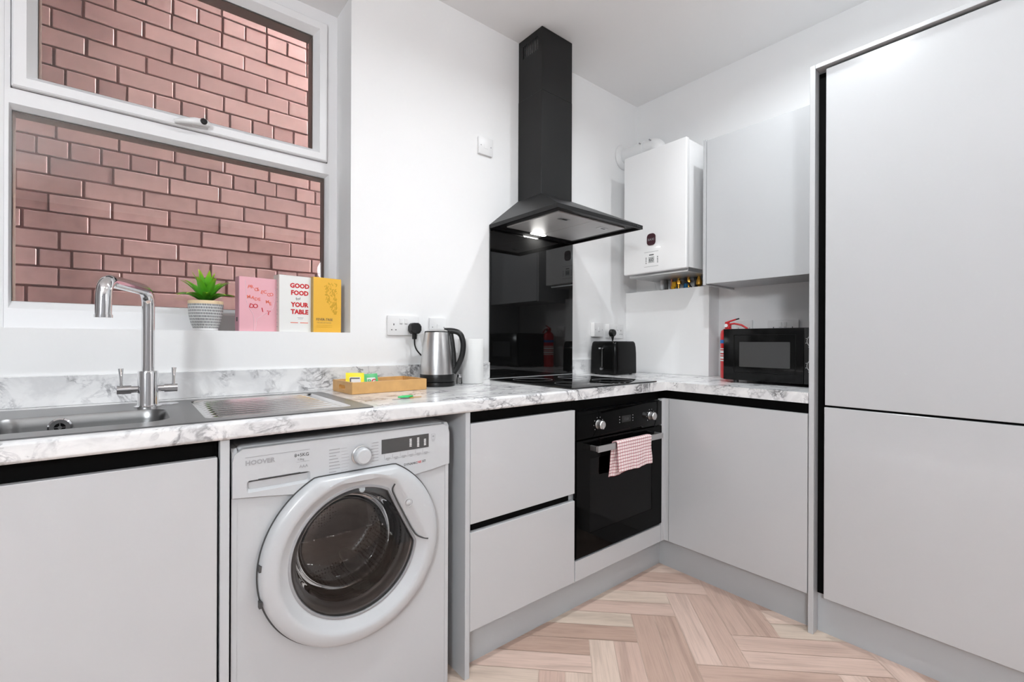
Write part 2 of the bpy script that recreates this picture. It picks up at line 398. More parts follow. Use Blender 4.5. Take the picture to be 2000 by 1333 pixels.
for k in range(-60, 60):
    for mm in range(-12, 12):
        # y axis of the pattern is -q;  H block far edge at q = 1.07 - (k*W) + mm*L
        px = -.047 - L_ + k*W_ + mm*L_; qt = 1.07 - k*W_ + mm*L_
        for h in range(2):
            plank(px, px+L_, qt+h*W_/2, qt+(h+1)*W_/2, 'p')
            plank(px+L_+h*W_/2, px+L_+(h+1)*W_/2, qt, qt+L_, 'q')
bmesh.ops.recalc_face_normals(fb.b, faces=fb.b.faces)
for f in fb.b.faces:
    if abs(f.calc_center_median().z) < 1e-6 and f.normal.z < 0: f.normal_flip()
fl = build('floor', fb, M['oak'], None, 0, recalc=False); fl['kind'] = 'structure'

struct('ceiling', MB().box(RX0-.1, .1, RY0-.1, .3, H, H+.1), M['ceiling'])
# window wall with opening
WX0, WX1, WZ0, WZ1 = -3.95, -1.924, 1.137, 2.507
struct('wall_left', MB().prism([(RX0-.1, 0), (.1, 0), (.1, H), (RX0-.1, H)], 0, .30, 'XZ', [[(WX0, WZ0), (WX1, WZ0), (WX1, WZ1), (WX0, WZ1)]]), M['wall'], smooth=0)
struct('wall_right', MB().box(0, .1, RY0-.1, 0, 0, H), M['wall'])
M['greywall'] = mat('wall paint darkened for dim light', (.30, .30, .31), .8)  # grey stands in for dimmer light at the unseen end of the room
struct('wall_near', MB().box(RX0-.1, 0, RY0-.1, RY0, 0, H), M['greywall'], smooth=0)
struct('wall_far', MB().box(RX0-.1, RX0, RY0, 0, 0, H), M['greywall'])

# brick wall of the house next door, seen through the window
bw = MB(); bw.box(-4.6, .6, .606, .75, 0, 3.70); 
bwall = struct('wall_outside', bw, M['mortar'])
struct('sky_blocker_top', MB().box(-4.6, -2.0, .05, .75, 3.72, 3.80), M['mortar'])  # unseen slab added to block sky light on the left
struct('trim_2', MB().box(-4.6, .6, .305, .60, -.1, 0), M['mortar'])
struct('sky_blocker_end', MB().box(-4.62, -4.45, .30, .60, 0, 3.70), M['mortar'])  # unseen end wall added so light favours the right side
struct('sky_blocker_wall', MB().box(-4.6, .1, .12, .30, H+.105, 3.70), M['mortar'])  # unseen upper wall added to smooth the light falling on the bricks
rowsb = [(.80, .872, -2.75), (.872, .945, -2.85), (.945, 1.018, -2.75), (1.018, 1.090, -2.85), (1.090, 1.162, -2.75), (1.162, 1.234, -2.85), (1.234, 1.306, -2.73),
         (1.306, 1.380, -2.827), (1.380, 1.448, 'h-2.882'), (1.448, 1.519, -2.825), (1.519, 1.589, -2.740), (1.589, 1.659, -2.855), (1.659, 1.729, -2.758), (1.729, 1.800, -2.854),
         (1.800, 1.868, 'h-2.888'), (1.868, 1.937, -2.836), (1.937, 2.005, -2.745), (2.005, 2.073, -2.84), (2.073, 2.145, 'h-2.809'), (2.145, 2.218, -2.841), (2.218, 2.290, -2.751),
         (2.290, 2.364, -2.848), (2.364, 2.434, -2.759), (2.434, 2.505, -2.850), (2.505, 2.576, 'h-2.84'), (2.576, 2.648, -2.85), (2.648, 2.72, -2.76), (2.72, 2.79, -2.85), (2.79, 2.86, -2.76), (2.86, 2.94, -2.85), (2.94, 3.02, -2.76)]
bb = MB()
for i, (z0, z1, off) in enumerate(rowsb):
    hd_ = isinstance(off, str); wd = .0908 if hd_ else .1837
    x = (float(off[1:]) if hd_ else off) - (12 if hd_ else 6)*wd
    while x < .3:
        j = random.uniform(-.0015, .0015)
        n0 = len(bb.b.faces)
        bb.box(x+.0035+j, x+wd-.0035+j, .598+random.uniform(-.001, .0015), .612, z0+.0035, z1-.0035, .0022, 1)
        tn = random.random()
        bb.b.faces.ensure_lookup_table()
        for f in bb.b.faces[n0:]:
            for lp in f.loops: lp[bb.tone] = (tn, tn, tn, 1)
        x += wd
build('bricks', bb, M['brick'], bwall)

# window
win = bpy.data.objects.new('window_1', None); COL.objects.link(win); win.location = (-2.9, .2, WZ0); tag(win, kind='structure')
YF, YB = .170, .240
XM0, XM1 = -2.97, -2.905         # central mullion
wf = MB()
bead = [(0, YB), (0, YF), (.72, YF), (.78, YF+.004), (1, YF+.022), (1, YB)]
# lower lights
wf.ring(XM1, WX1, WZ0, 1.853, -2.8925-XM1, .0445, .0846, .0486, bead)
wf.ring(WX0, XM0, WZ0, 1.853, .06, .0155+.02, .0834, .0554, bead)
wf.box(XM0, XM1, YF, YB, WZ0, WZ1, .002)
# upper outer frame
flat = [(0, YB), (0, YF), (1, YF), (1, YB)]
wf.ring(XM1, WX1, 1.853, WZ1, .012, .040, .010, .052, flat)
wf.ring(WX0, XM0, 1.853, WZ1, .040, .012, .010, .052, flat)
build('window_frame', wf, M['pvc'], win, 30)
sb = [(0, YB), (0, YF-.014), (.08, YF-.018), (.60, YF-.018), (.68, YF-.012), (1, YF+.012), (1, YB)]
sash = build('opening_sash', MB().ring(-2.8887, -1.9690, 1.866, 2.4503, .0528, .0520, .0498, .0560, sb), M['pvc'], win, 30)
sash2 = build('opening_sash', MB().ring(WX0+.042, XM0-.014, 1.866, 2.4503, .0555, .0556, .0460, .0636, sb), M['pvc'], win, 30)
sp = [(0, YF+.014), (1, YF+.014), (1, YF+.055), (0, YF+.055)]
build('spacer_bar', MB().ring(-2.8420, -2.0150, 1.9100, 2.4000, .0075, .0075, .0075, .0095, [(0, YF+.016), (1, YF+.016), (1, YB+.004), (0, YB+.004)]), M['spacer'], win)
build('spacer_bar', MB().ring(-2.8985, -1.9620, 1.2150, 1.8100, .0075, .0085, .0075, .0100, [(0, YF+.026), (1, YF+.026), (1, YB+.004), (0, YB+.004)]), M['spacer'], win)
build('window_pane', MB().box(-2.840, -2.017, YF+.011, YF+.015, 1.912, 2.398), M['pane'], win)
build('window_pane', MB().box(-2.896, -1.965, YF+.021, YF+.025, 1.218, 1.808), M['pane'], win)
build('window_pane', MB().box(WX0+.09, XM0-.06, YF+.036, YF+.040, 1.909, 2.389), M['pane'], win)
build('window_pane', MB().box(WX0+.05, XM0-.03, YF+.040, YF+.044, 1.218, 1.800), M['pane'], win)
hx, hz = -2.425, 1.886
wh = build('window_handle', MB().tube([(hx-.070, YF-.024, hz-.010), (hx-.045, YF-.036, hz-.006), (hx-.010, YF-.042, hz), (hx+.024, YF-.042, hz+.002), (hx+.034, YF-.036, hz+.002)], .008, 14, rs=[(.005,.007), (.009,.011), (.012,.013), (.012,.013), (.006, .008)]).box(hx-.020, hx+.030, YF-.034, YF-.017, hz-.012, hz+.012, .003), M['whiteplastic'], win)
build('lock_button', MB().lathe([(.0001, YF-.0575), (.009, YF-.057), (.011, YF-.054), (.011, YF-.048)], (hx+.014, 0, hz+.003), 'Y', 20), M['blackplastic'], wh, 50)

# ================================================================== KITCHEN UNITS (window run)
ZP, ZD, ZWB, ZWT = .148, .832, .8725, .913
YD, XD = -.608, -.620            # door fronts
def door(name, parent, mtl, x0, x1, y0, y1, z0, z1): return build(name, MB().box(x0, x1, y0, y1, z0, z1, .0012, 1), mtl, parent)
def carcass(parent, x0, x1, y0, y1, z0, z1, t=.018, openface='y-', mtl=None):
    mb = MB()
    if openface == 'y-':
        mb.box(x0, x0+t, y0, y1, z0, z1).box(x1-t, x1, y0, y1, z0, z1).box(x0+t, x1-t, y0, y1, z0, z0+t).box(x0+t, x1-t, y1-.006, y1, z0+t, z1)
    else:
        mb.box(x0, x1, y0, y0+t, z0, z1).box(x0, x1, y1-t, y1, z0, z1).box(x0, x1, y0+t, y1-t, z0, z0+t).box(x1-.006, x1, y0+t, y1-t, z0+t, z1)
    return build('carcass', mb, mtl or M['unit_edge'], parent)
# sink base
t = thing('sink_cabinet', 'wide grey handleless base cabinet under the sink, left of the washing machine', 'cabinet', (-2.95, -.3, 0))
carcass(t, -3.45, -2.4515, -.585, -.03, ZP, .80)
door('door', t, M['unit'], -2.949, -2.4525, YD, YD+.02, ZP, ZD); door('door', t, M['unit'], -3.449, -2.952, YD, YD+.02, ZP, ZD)
build('handle_rail', MB().box(-3.45, -2.4515, -.588, -.575, .80, ZWB-.001), M['rail'], t)
# end panel between sink unit and washer
build('end_panel', MB().box(-2.4475, -2.4285, -.611, -.03, .0, ZWB-.0008, .001, 1), M['unit_edge'])
tag(bpy.data.objects['end_panel'], 'narrow grey upright end panel just left of the washing machine', 'end panel')
ep = build('end_panel', MB().box(-1.7690, -1.7510, -.611, -.03, 0, ZWB-.0008, .001, 1), M['unit_edge'])
tag(ep, 'grey upright end panel between washing machine and drawer unit', 'end panel')
# drawer unit
t = thing('drawer_unit', 'grey base unit with two deep handleless drawers right of the washing machine', 'drawer unit', (-1.5, -.3, 0))
carcass(t, -1.7500, -1.2470, -.585, -.03, ZP, .80)
door('drawer', t, M['unit'], -1.7480, -1.2490, YD, YD+.02, ZP, .4725); door('drawer', t, M['unit'], -1.7480, -1.2490, YD, YD+.02, .501, ZD)
build('handle_rail', MB().box(-1.7495, -1.2475, -.588, -.575, .80, ZWB-.001), M['rail'], t)
build('handle_rail', MB().box(-1.7300, -1.2670, -.590, -.575, .462, .512), M['rail'], t)
# oven housing
t = thing('oven_housing', 'grey base housing holding the black oven, with plain panel below', 'cabinet', (-.95, -.3, 0))
carcass(t, -1.2460, -.6460, -.585, -.03, ZP, .84)
door('infill_panel', t, M['unit'], -1.2445, -.6475, YD, YD+.02, ZP, .2285)
build('handle_rail', MB().box(-1.2460, -.6460, -.588, -.575, .826, ZWB-.001), M['rail'], t)
# corner cabinet on the right run with its corner post
t = thing('corner_cabinet', 'grey corner base cabinet with wide handleless door below the microwave', 'cabinet', (-.3, -.9, 0))
carcass(t, -.595, -.02, -1.2205, -.62, ZP, .80, openface='x-')
door('door', t, M['unit'], XD, XD+.02, -1.2195, -.6320, ZP, ZD)
build('corner_post', MB().box(-.6445, XD+.001, YD, YD+.02, ZP, ZD, .0008, 1).box(XD, XD+.02, -.6295, YD+.02, ZP, ZD, .0008, 1), M['unit'], t)
build('handle_rail', MB().box(-.603, -.590, -1.2205, -.56, .80, ZWB-.001), M['rail'], t)
# plinths
tag(build('plinth', MB().box(-1.7505, -.5690, -.550, -.535, 0, ZP-.002), M['plinth']), 'grey plinth board along floor under drawers and oven', 'plinth')
tag(build('plinth', MB().box(-3.45, -2.4480, -.550, -.535, 0, ZP-.002), M['plinth']), 'grey plinth board under the sink cabinet', 'plinth')
tag(build('plinth', MB().box(-.5690, -.5540, -1.2215, -.550, 0, ZP-.002), M['plinth']), 'grey plinth board along floor under the corner cabinet door', 'plinth')
tag(build('plinth', MB().box(-.5690, -.5615, -1.8715, -1.2405, 0, ZP-.002), M['plinth']), 'grey plinth board along floor under the tall cabinet', 'plinth')

# tall cabinet
t = thing('tall_cabinet', 'tall light grey larder cabinet with two doors at the right edge', 'tall cabinet', (-.3, -1.55, 0))
ZT = 2.152
build('side_panel', MB().box(-.617, -.002, -1.2400, -1.2220, 0, ZT, .0012, 1), M['unit'], t)
build('side_panel', MB().box(-.617, -.002, -1.8900, -1.8720, 0, ZT, .0012, 1), M['unit'], t)
build('carcass', MB().box(-.560, -.002, -1.8715, -1.2405, ZP, ZP+.018).box(-.560, -.002, -1.8715, -1.2405, ZT-.03, ZT-.012).box(-.012, -.002, -1.8715, -1.2405, ZP+.018, ZT-.03).box(-.585, -.002, -1.2905, -1.2725, ZP+.018, 2.105), M['unit_edge'], t)
build('top_panel', MB().box(-.617, -.002, -1.8715, -1.2405, 2.137, ZT, .001, 1), M['unit'], t)
build('vertical_rail', MB().box(-.575, -.560, -1.2730, -1.2405, ZP, 2.130), M['rail'], t)
build('handle_rail', MB().box(-.590, -.575, -1.8715, -1.2740, .845, .890), M['rail'], t)
door('upper_door', t, M['unit'], -.607, -.587, -1.8705, -1.2725, .8705, 2.1265)
door('lower_door', t, M['unit'], -.607, -.587, -1.8705, -1.2705, ZP, .8625)

# wall cabinet
t = thing('wall_cabinet', 'square light grey wall cabinet between boiler and tall cabinet', 'wall cabinet', (-.16, -.94, 1.40))
build('side_panel', MB().box(-.318, -.002, -.6530, -.6370, 1.400, 2.154, .001, 1), M['unit'], t)
build('carcass', MB().box(-.296, -.002, -1.2210, -.6535, 1.409, 1.427).box(-.296, -.002, -1.2210, -.6535, 2.134, 2.152).box(-.296, -.002, -1.2210, -1.203, 1.427, 2.134).box(-.010, -.002, -1.203, -.6535, 1.427, 2.134), M['unit_edge'], t)
door('door', t, M['unit'], -.318, -.298, -1.2205, -.6555, 1.405, 2.146)

# worktop: L shape with a sink cut-out and rounded front edge
def worktop():
    root = thing('worktop', 'white grey-veined marble-effect worktop running round the corner', 'worktop', (-1.5, -.3, ZWB))
    def slab(name, poly, holes, front):
        mb = MB(); mb.prism(poly, ZWB, ZWT, 'XY', holes)
        es = []
        for e in mb.b.edges:
            a, b = e.verts
            if abs(a.co.z-b.co.z) < 1e-6 and front(a.co) and front(b.co) and len(e.link_faces) == 2 and e.calc_face_angle(0) > 1: es.append(e)
        bmesh.ops.bevel(mb.b, geom=es, offset=.008, segments=4, profile=.5, affect='EDGES')
        return build(name, mb, M['marble'], root, 40)
    # the sink cut-out is a notch framed by three slabs, so the front edge stays one piece
    slab('worktop_board', [(-3.5, -.620), (-1.262, -.620), (-1.262, -.002), (-3.5, -.002)], [[(-3.05, -.575), (-2.095, -.575), (-2.095, -.115), (-3.05, -.115)]], lambda c: abs(c.y+.620) < 1e-4)
    slab('worktop_board', [(-1.2616, -.620), (-.6232, -.620), (-.6232, -.6195), (-.6232, -1.2215), (-.002, -1.2215), (-.002, -.002), (-1.2616, -.002)], [], lambda c: abs(c.y+.620) < 6e-4 or abs(c.x+.6232) < 1e-4)
worktop()
tag(build('upstand', MB().box(-3.5, -1.2285, -.014, -.001, ZWT+.0003, 1.0, .001, 1), M['marble']), 'long low marble-effect upstand along the wall behind the sink', 'upstand')
tag(build('upstand', MB().box(-.6260, -.1165, -.014, -.001, ZWT+.0003, 1.0, .001, 1), M['marble']), 'short low marble-effect upstand behind the black toaster', 'upstand')
tag(build('splashback', MB().box(-1.2270, -.6270, -.009, -.002, ZWT+.006, 1.669, .0008, 1), M['blackglass']), 'tall glossy black glass splashback on the wall behind the hob', 'splashback')
# pipe casing in the corner
t = thing('pipe_casing', 'plain white boxed pipe casing standing on the worktop below the boiler', 'pipe casing', (-.06, -.28, ZWT))
build('front_board', MB().box(-.115, -.100, -.5650, -.001, ZWT+.0003, 1.422, .0008, 1), M['wall'], t)
build('side_board', MB().box(-.0998, -.001, -.5650, -.550, ZWT+.0003, 1.422, .0008, 1), M['wall'], t)

# ================================================================== SINK
t = thing('sink', 'stainless steel inset sink with ribbed drainer under the window', 'sink', (-2.6, -.34, ZWT))
SX0, SX1, SY0, SY1 = -3.075, -2.070, -.595, -.095
mb = MB(); bowl = rrect(-2.86, -2.535, -.525, -.280, .05, 6)
dr = rrect(-2.47, -2.115, -.55, -.135, .02, 4)
mb.prism(rrect(SX0, SX1, SY0, SY1, .012, 4), ZWT+.0004, ZWT+.0035, 'XY', [bowl, dr])
build('rim', mb, M['sinksteel'], t, 30)
# bowl
mb = MB(); prof = [(0, ZWT+.0032), (-.004, ZWT-.004), (-.007, ZWT-.02), (-.012, .79), (-.025, .775), (-.05, .772)]
rows = []
for off, z in prof:
    o = off; rr = max(.01, .05+o)
    rows.append([mb.b.verts.new((a, b, z)) for a, b in rrect(-2.86-o, -2.535+o, -.525-o, -.280+o, rr, 6)])
for a, b in zip(rows, rows[1:]):
    for i in range(len(a)): mb.b.faces.new((a[i], a[(i+1) % len(a)], b[(i+1) % len(a)], b[i]))
mb.b.faces.new(rows[-1]); bo = build('bowl', mb, M['sinksteel'], t, 40, recalc=True)
ov = build('overflow', MB().lathe([(.010, -.004), (.0105, -.006), (.019, -.006), (.0225, -.003), (.0225, .001)], (-2.742, -.2875, .889), 'Y', 28), M['chrome'], t)
build('overflow_cross', MB().box(-2.7430, -2.7410, -.2925, -.2905, .879, .899).box(-2.752, -2.732, -.2925, -.2905, .888, .890).cyl((-2.742, -.294, .889), (-2.742, -.290, .889), .004), M['chrome'], ov)
build('overflow_hole', MB().cyl((-2.742, -.2885, .889), (-2.742, -.2865, .889), .0135), M['black'], ov)
build('waste', MB().lathe([(.0001, .774), (.02, .774), (.035, .777), (.04, .7735)], (-2.70, -.40, 0), 'Z', 28), M['chrome'], t)
# ribbed drainer
mb = MB()
def dfn(u, v):
    x = -2.47 + .355*u; y = -.55 + .415*v
    ed = min(u, 1-u)*.355; k = min(1, max(0, (ed-.015)/.02)); kk = min(1, max(0, (min(v, 1-v)*.415-.006)/.01))
    rib = (.5 - .5*math.cos(2*math.pi*v*10))**1.6
    return (x, y, ZWT + .0034 - .006*min(1, ed/.006)*min(1, min(v, 1-v)*.415/.005) + .0062*rib*k*kk)
mb.grid(dfn, 48, 200); build('drainer', mb, M['drainsteel'], t, 60)

# mixer tap
TX, TY = -2.572, -.229
t = thing('mixer_tap', 'tall chrome two-lever mixer tap standing at the sink', 'tap', (TX, TY, ZWT+.0035))
build('tap_body', MB().lathe([(.0001, .9165), (.031, .9165), (.031, .921), (.0245, .924), (.0235, .93), (.0235, 1.012), (.022, 1.018), (.0001, 1.018)], (TX, TY, 0), 'Z', 36), M['chrome'], t)
ex, ey = -2.655, -.478
pts = bend([(TX, TY, 1.016), (TX, TY, 1.240), (ex, ey, 1.240), (ex-.001, ey-.003, 1.158)], .045, 10)
build('spout', MB().tube(pts, .0148, 20), M['chrome'], t, 60)
build('aerator', MB().cyl((ex-.001, ey-.003, 1.1600), (ex-.001, ey-.003, 1.1535), .0165, .0165, 24), M['chrome'], t)
for sgn in (-1, 1):
    lv = build('lever', MB().cyl((TX+sgn*.02, TY, .968), (TX+sgn*.036, TY, .968), .009, .009, 20).cyl((TX+sgn*.036, TY, .968), (TX+sgn*.066, TY, .968), .0115, .0115, 20).tube([(TX+sgn*.057, TY, .972), (TX+sgn*.057, TY, .99), (TX+sgn*.0575, TY, 1.008), (TX+sgn*.058, TY, 1.026)], .004, 12, rs=[.0045, .0035, .0042, .0062]), M['chrome'], t)
build('deck_ring', MB().lathe([(.024, .9166), (.028, .9166), (.028, .9185), (.024, .9185)], (TX+.045, TY+.05, 0), 'Z', 20, True), M['chrome'], t)

# ================================================================== HOB + OVEN
t = thing('induction_hob', 'flat black glass hob set in the worktop below the hood', 'hob', (-.96, -.33, ZWT))
hb = build('glass_top', MB().box(-1.2560, -.6720, -.600, -.048, ZWT+.0004, ZWT+.0062, .002, 2), M['blackglass'], t)
zz = ZWT+.0064
for cx, cy, r in ((-1.10, -.45, .075), (-1.10, -.19, .095), (-.82, -.45, .095), (-.82, -.19, .075)):
    build('zone_ring', MB().lathe([(r, zz-.0001), (r, zz+.0001), (r+.0012, zz+.0001), (r+.0012, zz-.0001)], (cx, cy, 0), 'Z', 48), M['greyink'], hb)
for k in range(5):
    build('touch_control', MB().cyl((-1.04+k*.04, -.570, zz-.0001), (-1.04+k*.04, -.570, zz+.0001), .005, n=16), M['greyink'], hb)

t = thing('oven', 'black built-in single oven with tea towel on its handle', 'oven', (-.95, -.3, .23))
OX0, OX1 = -1.2430, -.6490
build('oven_body', MB().box(-1.22, -.672, -.585, -.06, .245, .80).box(OX0, OX1, -.600, -.588, .2300, .2380).box(OX0, OX1, -.600, -.588, .819, .8245), M['black'], t)
build('control_panel', MB().box(OX0, OX1, -.612, -.588, .7110, .8235, .0015, 2), M['darkglass'], t)
dk = t
YO = -.6125
for kx in (-1.1110, -.7420):
    kn = build('knob', MB().lathe([(.0001, -.637), (.015, -.637), (.0175, -.634), (.0175, -.616), (.0195, -.6125), (.0001, -.6125)], (kx, 0, .7615), 'Y', 30), M['alu'], t)
    build('knob_grip', MB().box(kx-.003, kx+.003, -.6405, -.636, .7450, .7780, .0012, 1), M['alu'], kn)
    dots = MB()
    for a in range(-130, 131, 37):
        dx, dz = .030*math.sin(R(a)), .030*math.cos(R(a)); dots.box(kx+dx-.0016, kx+dx+.0016, YO-.0002, YO+.0003, .7615+dz-.0016, .7615+dz+.0016)
    build('dial_marks', dots, M['greyink'], t)
build('oven_display', MB().box(-.957, -.893, YO-.0006, YO+.001, .752, .781), M['blackglass'], t)
text('display_digits', '12:30', .014, (-.925, YO-.0008, .761), (1, 0, 0), (0, 0, 1), M['ink'], t, 'CENTER')
for bx in (-.972, -.878):
    for k in range(3): build('touch_icon', MB().cyl((bx, YO, .754+k*.012), (bx, YO-.0006, .754+k*.012), .0022, n=10), M['greyink'], t)
# door: glass sheet with window and cavity behind
dw = [(-1.1640, .3230), (-.7280, .3230), (-.7280, .6260), (-1.1640, .6260)]
dr = build('oven_door', MB().prism([(OX0, .2400), (OX1, .2400), (OX1, .7050), (OX0, .7050)], -.612, -.594, 'XZ', [dw]), M['darkglass'], t, 30)
build('door_window', MB().box(-1.1645, -.7275, -.6105, -.6085, .3225, .6265), M['ovenpane'], dr)
build('door_trim', MB().box(OX0, OX1, -.600, -.592, .2300, .2395), M['alu'], t)
cav = MB(); cav.box(-1.165, -.727, -.5935, -.590, .322, .627)
rk = MB()
for k in range(2):
    z = .40 + .11*k
    rk.tube([(-1.160, -.605, z), (-.732, -.605, z)], .0017, 6)
build('oven_rack', rk, M['alu'], dr)
build('door_liner', cav, M['ovengrey'], dr)
ha = build('oven_handle', MB().box(-1.1640, -.7060, -.657, -.649, .6590, .6840, .001, 1).box(-1.1640, -1.1540, -.649, -.6120, .6610, .6820, .001, 1).box(-.7160, -.7060, -.649, -.6120, .6610, .6820, .001, 1), M['alu'], dr)

# tea towel over the handle
def towel():
    mb = MB(); Lf, Lb = .128, .150
    def fn(u, v):
        s = v*(Lf+Lb+.02)   # arc length from front hem, up, over, down the back
        wob = .0022*math.sin(u*17+1.0)*(1 if s < Lf else .6) + .0015*math.sin(u*31+s*40)
        if s < Lf:
            f = 1-s/Lf; x = -1.052 + .243*u + (.012*f*(1-u)) + .003*math.sin(s*60)*(u > .98)
            return (x, -.6610 - .004*f + wob*f, .6865 - (Lf-s) + .004*u*f + .002*math.sin(u*9)*f)
        s2_ = s-Lf
        if s2_ < .02:
            a = s2_/.02*math.pi; f = s2_/.02
            return (-1.052 - .010*f + (.243-.012*f)*u, -.653-.008*math.cos(a), .6865+.004*math.sin(a))
        s3 = (s2_-.02)/Lb; xx = -1.062 - .014*s3 + (.231-.045*s3)*u
        return (xx, -.6450 + .010*s3*.8 + wob, .6865 - s3*(Lb-.022*u*s3) + .005*math.sin(u*7+2)*s3)
    mb.grid(fn, 60, 90, lambda u, v: (u*.245, v*.298))
    o = build('tea_towel', mb, M['towel'], None, 80)
    sd = o.modifiers.new('thickness', 'SOLIDIFY'); sd.thickness = .0022; sd.offset = 0
    tag(o, 'red and white checked tea towel hanging over the oven handle', 'tea towel')
towel()

# ================================================================== HOOD
t = thing('extractor_hood', 'black chimney cooker hood with lit lamp above the hob', 'cooker hood', (-.9275, -.2, 1.67))
HX0, HX1, HY = -1.2275, -.6275, -.486
build('canopy_rim', MB().ring(0, 1, 0, 1, 0, 0, 0, 0, [(0, 0), (0, 0)]) if False else MB().prism([(HX0, HY), (HX1, HY), (HX1, -.002), (HX0, -.002)], 1.6700, 1.6885, 'XY', [[(HX0+.006, HY+.006), (HX1-.006, HY+.006), (HX1-.006, -.010), (HX0+.006, -.010)]]), M['hoodblack'], t, 30)
CX0, CX1, CYF, CZB = -1.0400, -.8210, -.182, 1.842
mb = MB()
lo = [mb.b.verts.new(p) for p in ((HX0, HY, 1.6886), (HX1, HY, 1.6886), (HX1, -.002, 1.6886), (HX0, -.002, 1.6886))]
hi = [mb.b.verts.new(p) for p in ((CX0, CYF, CZB), (CX1, CYF, CZB), (CX1, -.002, CZB), (CX0, -.002, CZB))]
for i in range(4): mb.b.faces.new((lo[i], lo[(i+1) % 4], hi[(i+1) % 4], hi[i]))
mb.b.faces.new(hi); build('canopy', mb, M['hoodblack'], t, 20)
build('chimney', MB().box(CX0, CX1, CYF, -.002, CZB-.002, 2.36, .0012, 1), M['hoodblack'], t)
vs = []
for k in range(9):
    y = -.150 + .0135*k; vs.append([(y, 2.575), (y+.0065, 2.575), (y+.0065, 2.640), (y, 2.640)])
up = MB(); up.prism([(-.180, 2.3605), (-.002, 2.3605), (-.002, H-.003), (-.180, H-.003)], CX0+.002, CX0+.0035, 'YZ', vs)
up.box(CX1-.0035, CX1-.002, -.180, -.002, 2.3605, H-.003).box(CX0+.002, CX1-.002, -.1815, -.180, 2.3605, H-.003).box(CX0+.0035, CX1-.0035, -.012, -.002, 2.3605, H-.003)
build('chimney_extension', up, M['hoodblack'], t, 20)
build('vent_liner', MB().box(CX0+.012, CX0+.013, -.17, -.012, 2.56, 2.66), M['alu'], t)
# underside
build('underside_panel', MB().box(HX0+.0065, HX1-.0065, HY+.0065, -.0105, 1.6815, 1.6830), M['hoodblack'], t)
for x0, x1, cx in ((-1.162, -.9285, -1.060), (-.9265, -.693, -.787)):
    fl_ = build('grease_filter', MB().box(x0, x1, -.425, -.062, 1.6745, 1.6812, .001, 1), M['filter'], t)
    build('filter_latch', MB().box(cx-.03, cx+.03, -.372, -.342, 1.6728, 1.6744, .0006, 1), M['alu'], fl_)
    build('latch_slot', MB().box(cx-.008, cx+.022, -.362, -.352, 1.6722, 1.6727), M['blackplastic'], fl_)
lp = build('lamp', MB().box(-.975, -.880, -.050, -.028, 1.6760, 1.6813, .001, 1), M['lampglow'], t)
area('hood_lamp_light', Vector((-.9275, -.039, 1.672)) - t.location, .09, 1.6, (0, -.15, -1), .02, (1, .98, .94), parent=t)
build('control_buttons', MB().box(-.71, -.70, HY-.0012, HY, 1.676, 1.683).box(-.695, -.685, HY-.0012, HY, 1.676, 1.683).box(-.68, -.67, HY-.0012, HY, 1.676, 1.683).box(-.665, -.655, HY-.0012, HY, 1.676, 1.683), M['blackglass'], t)

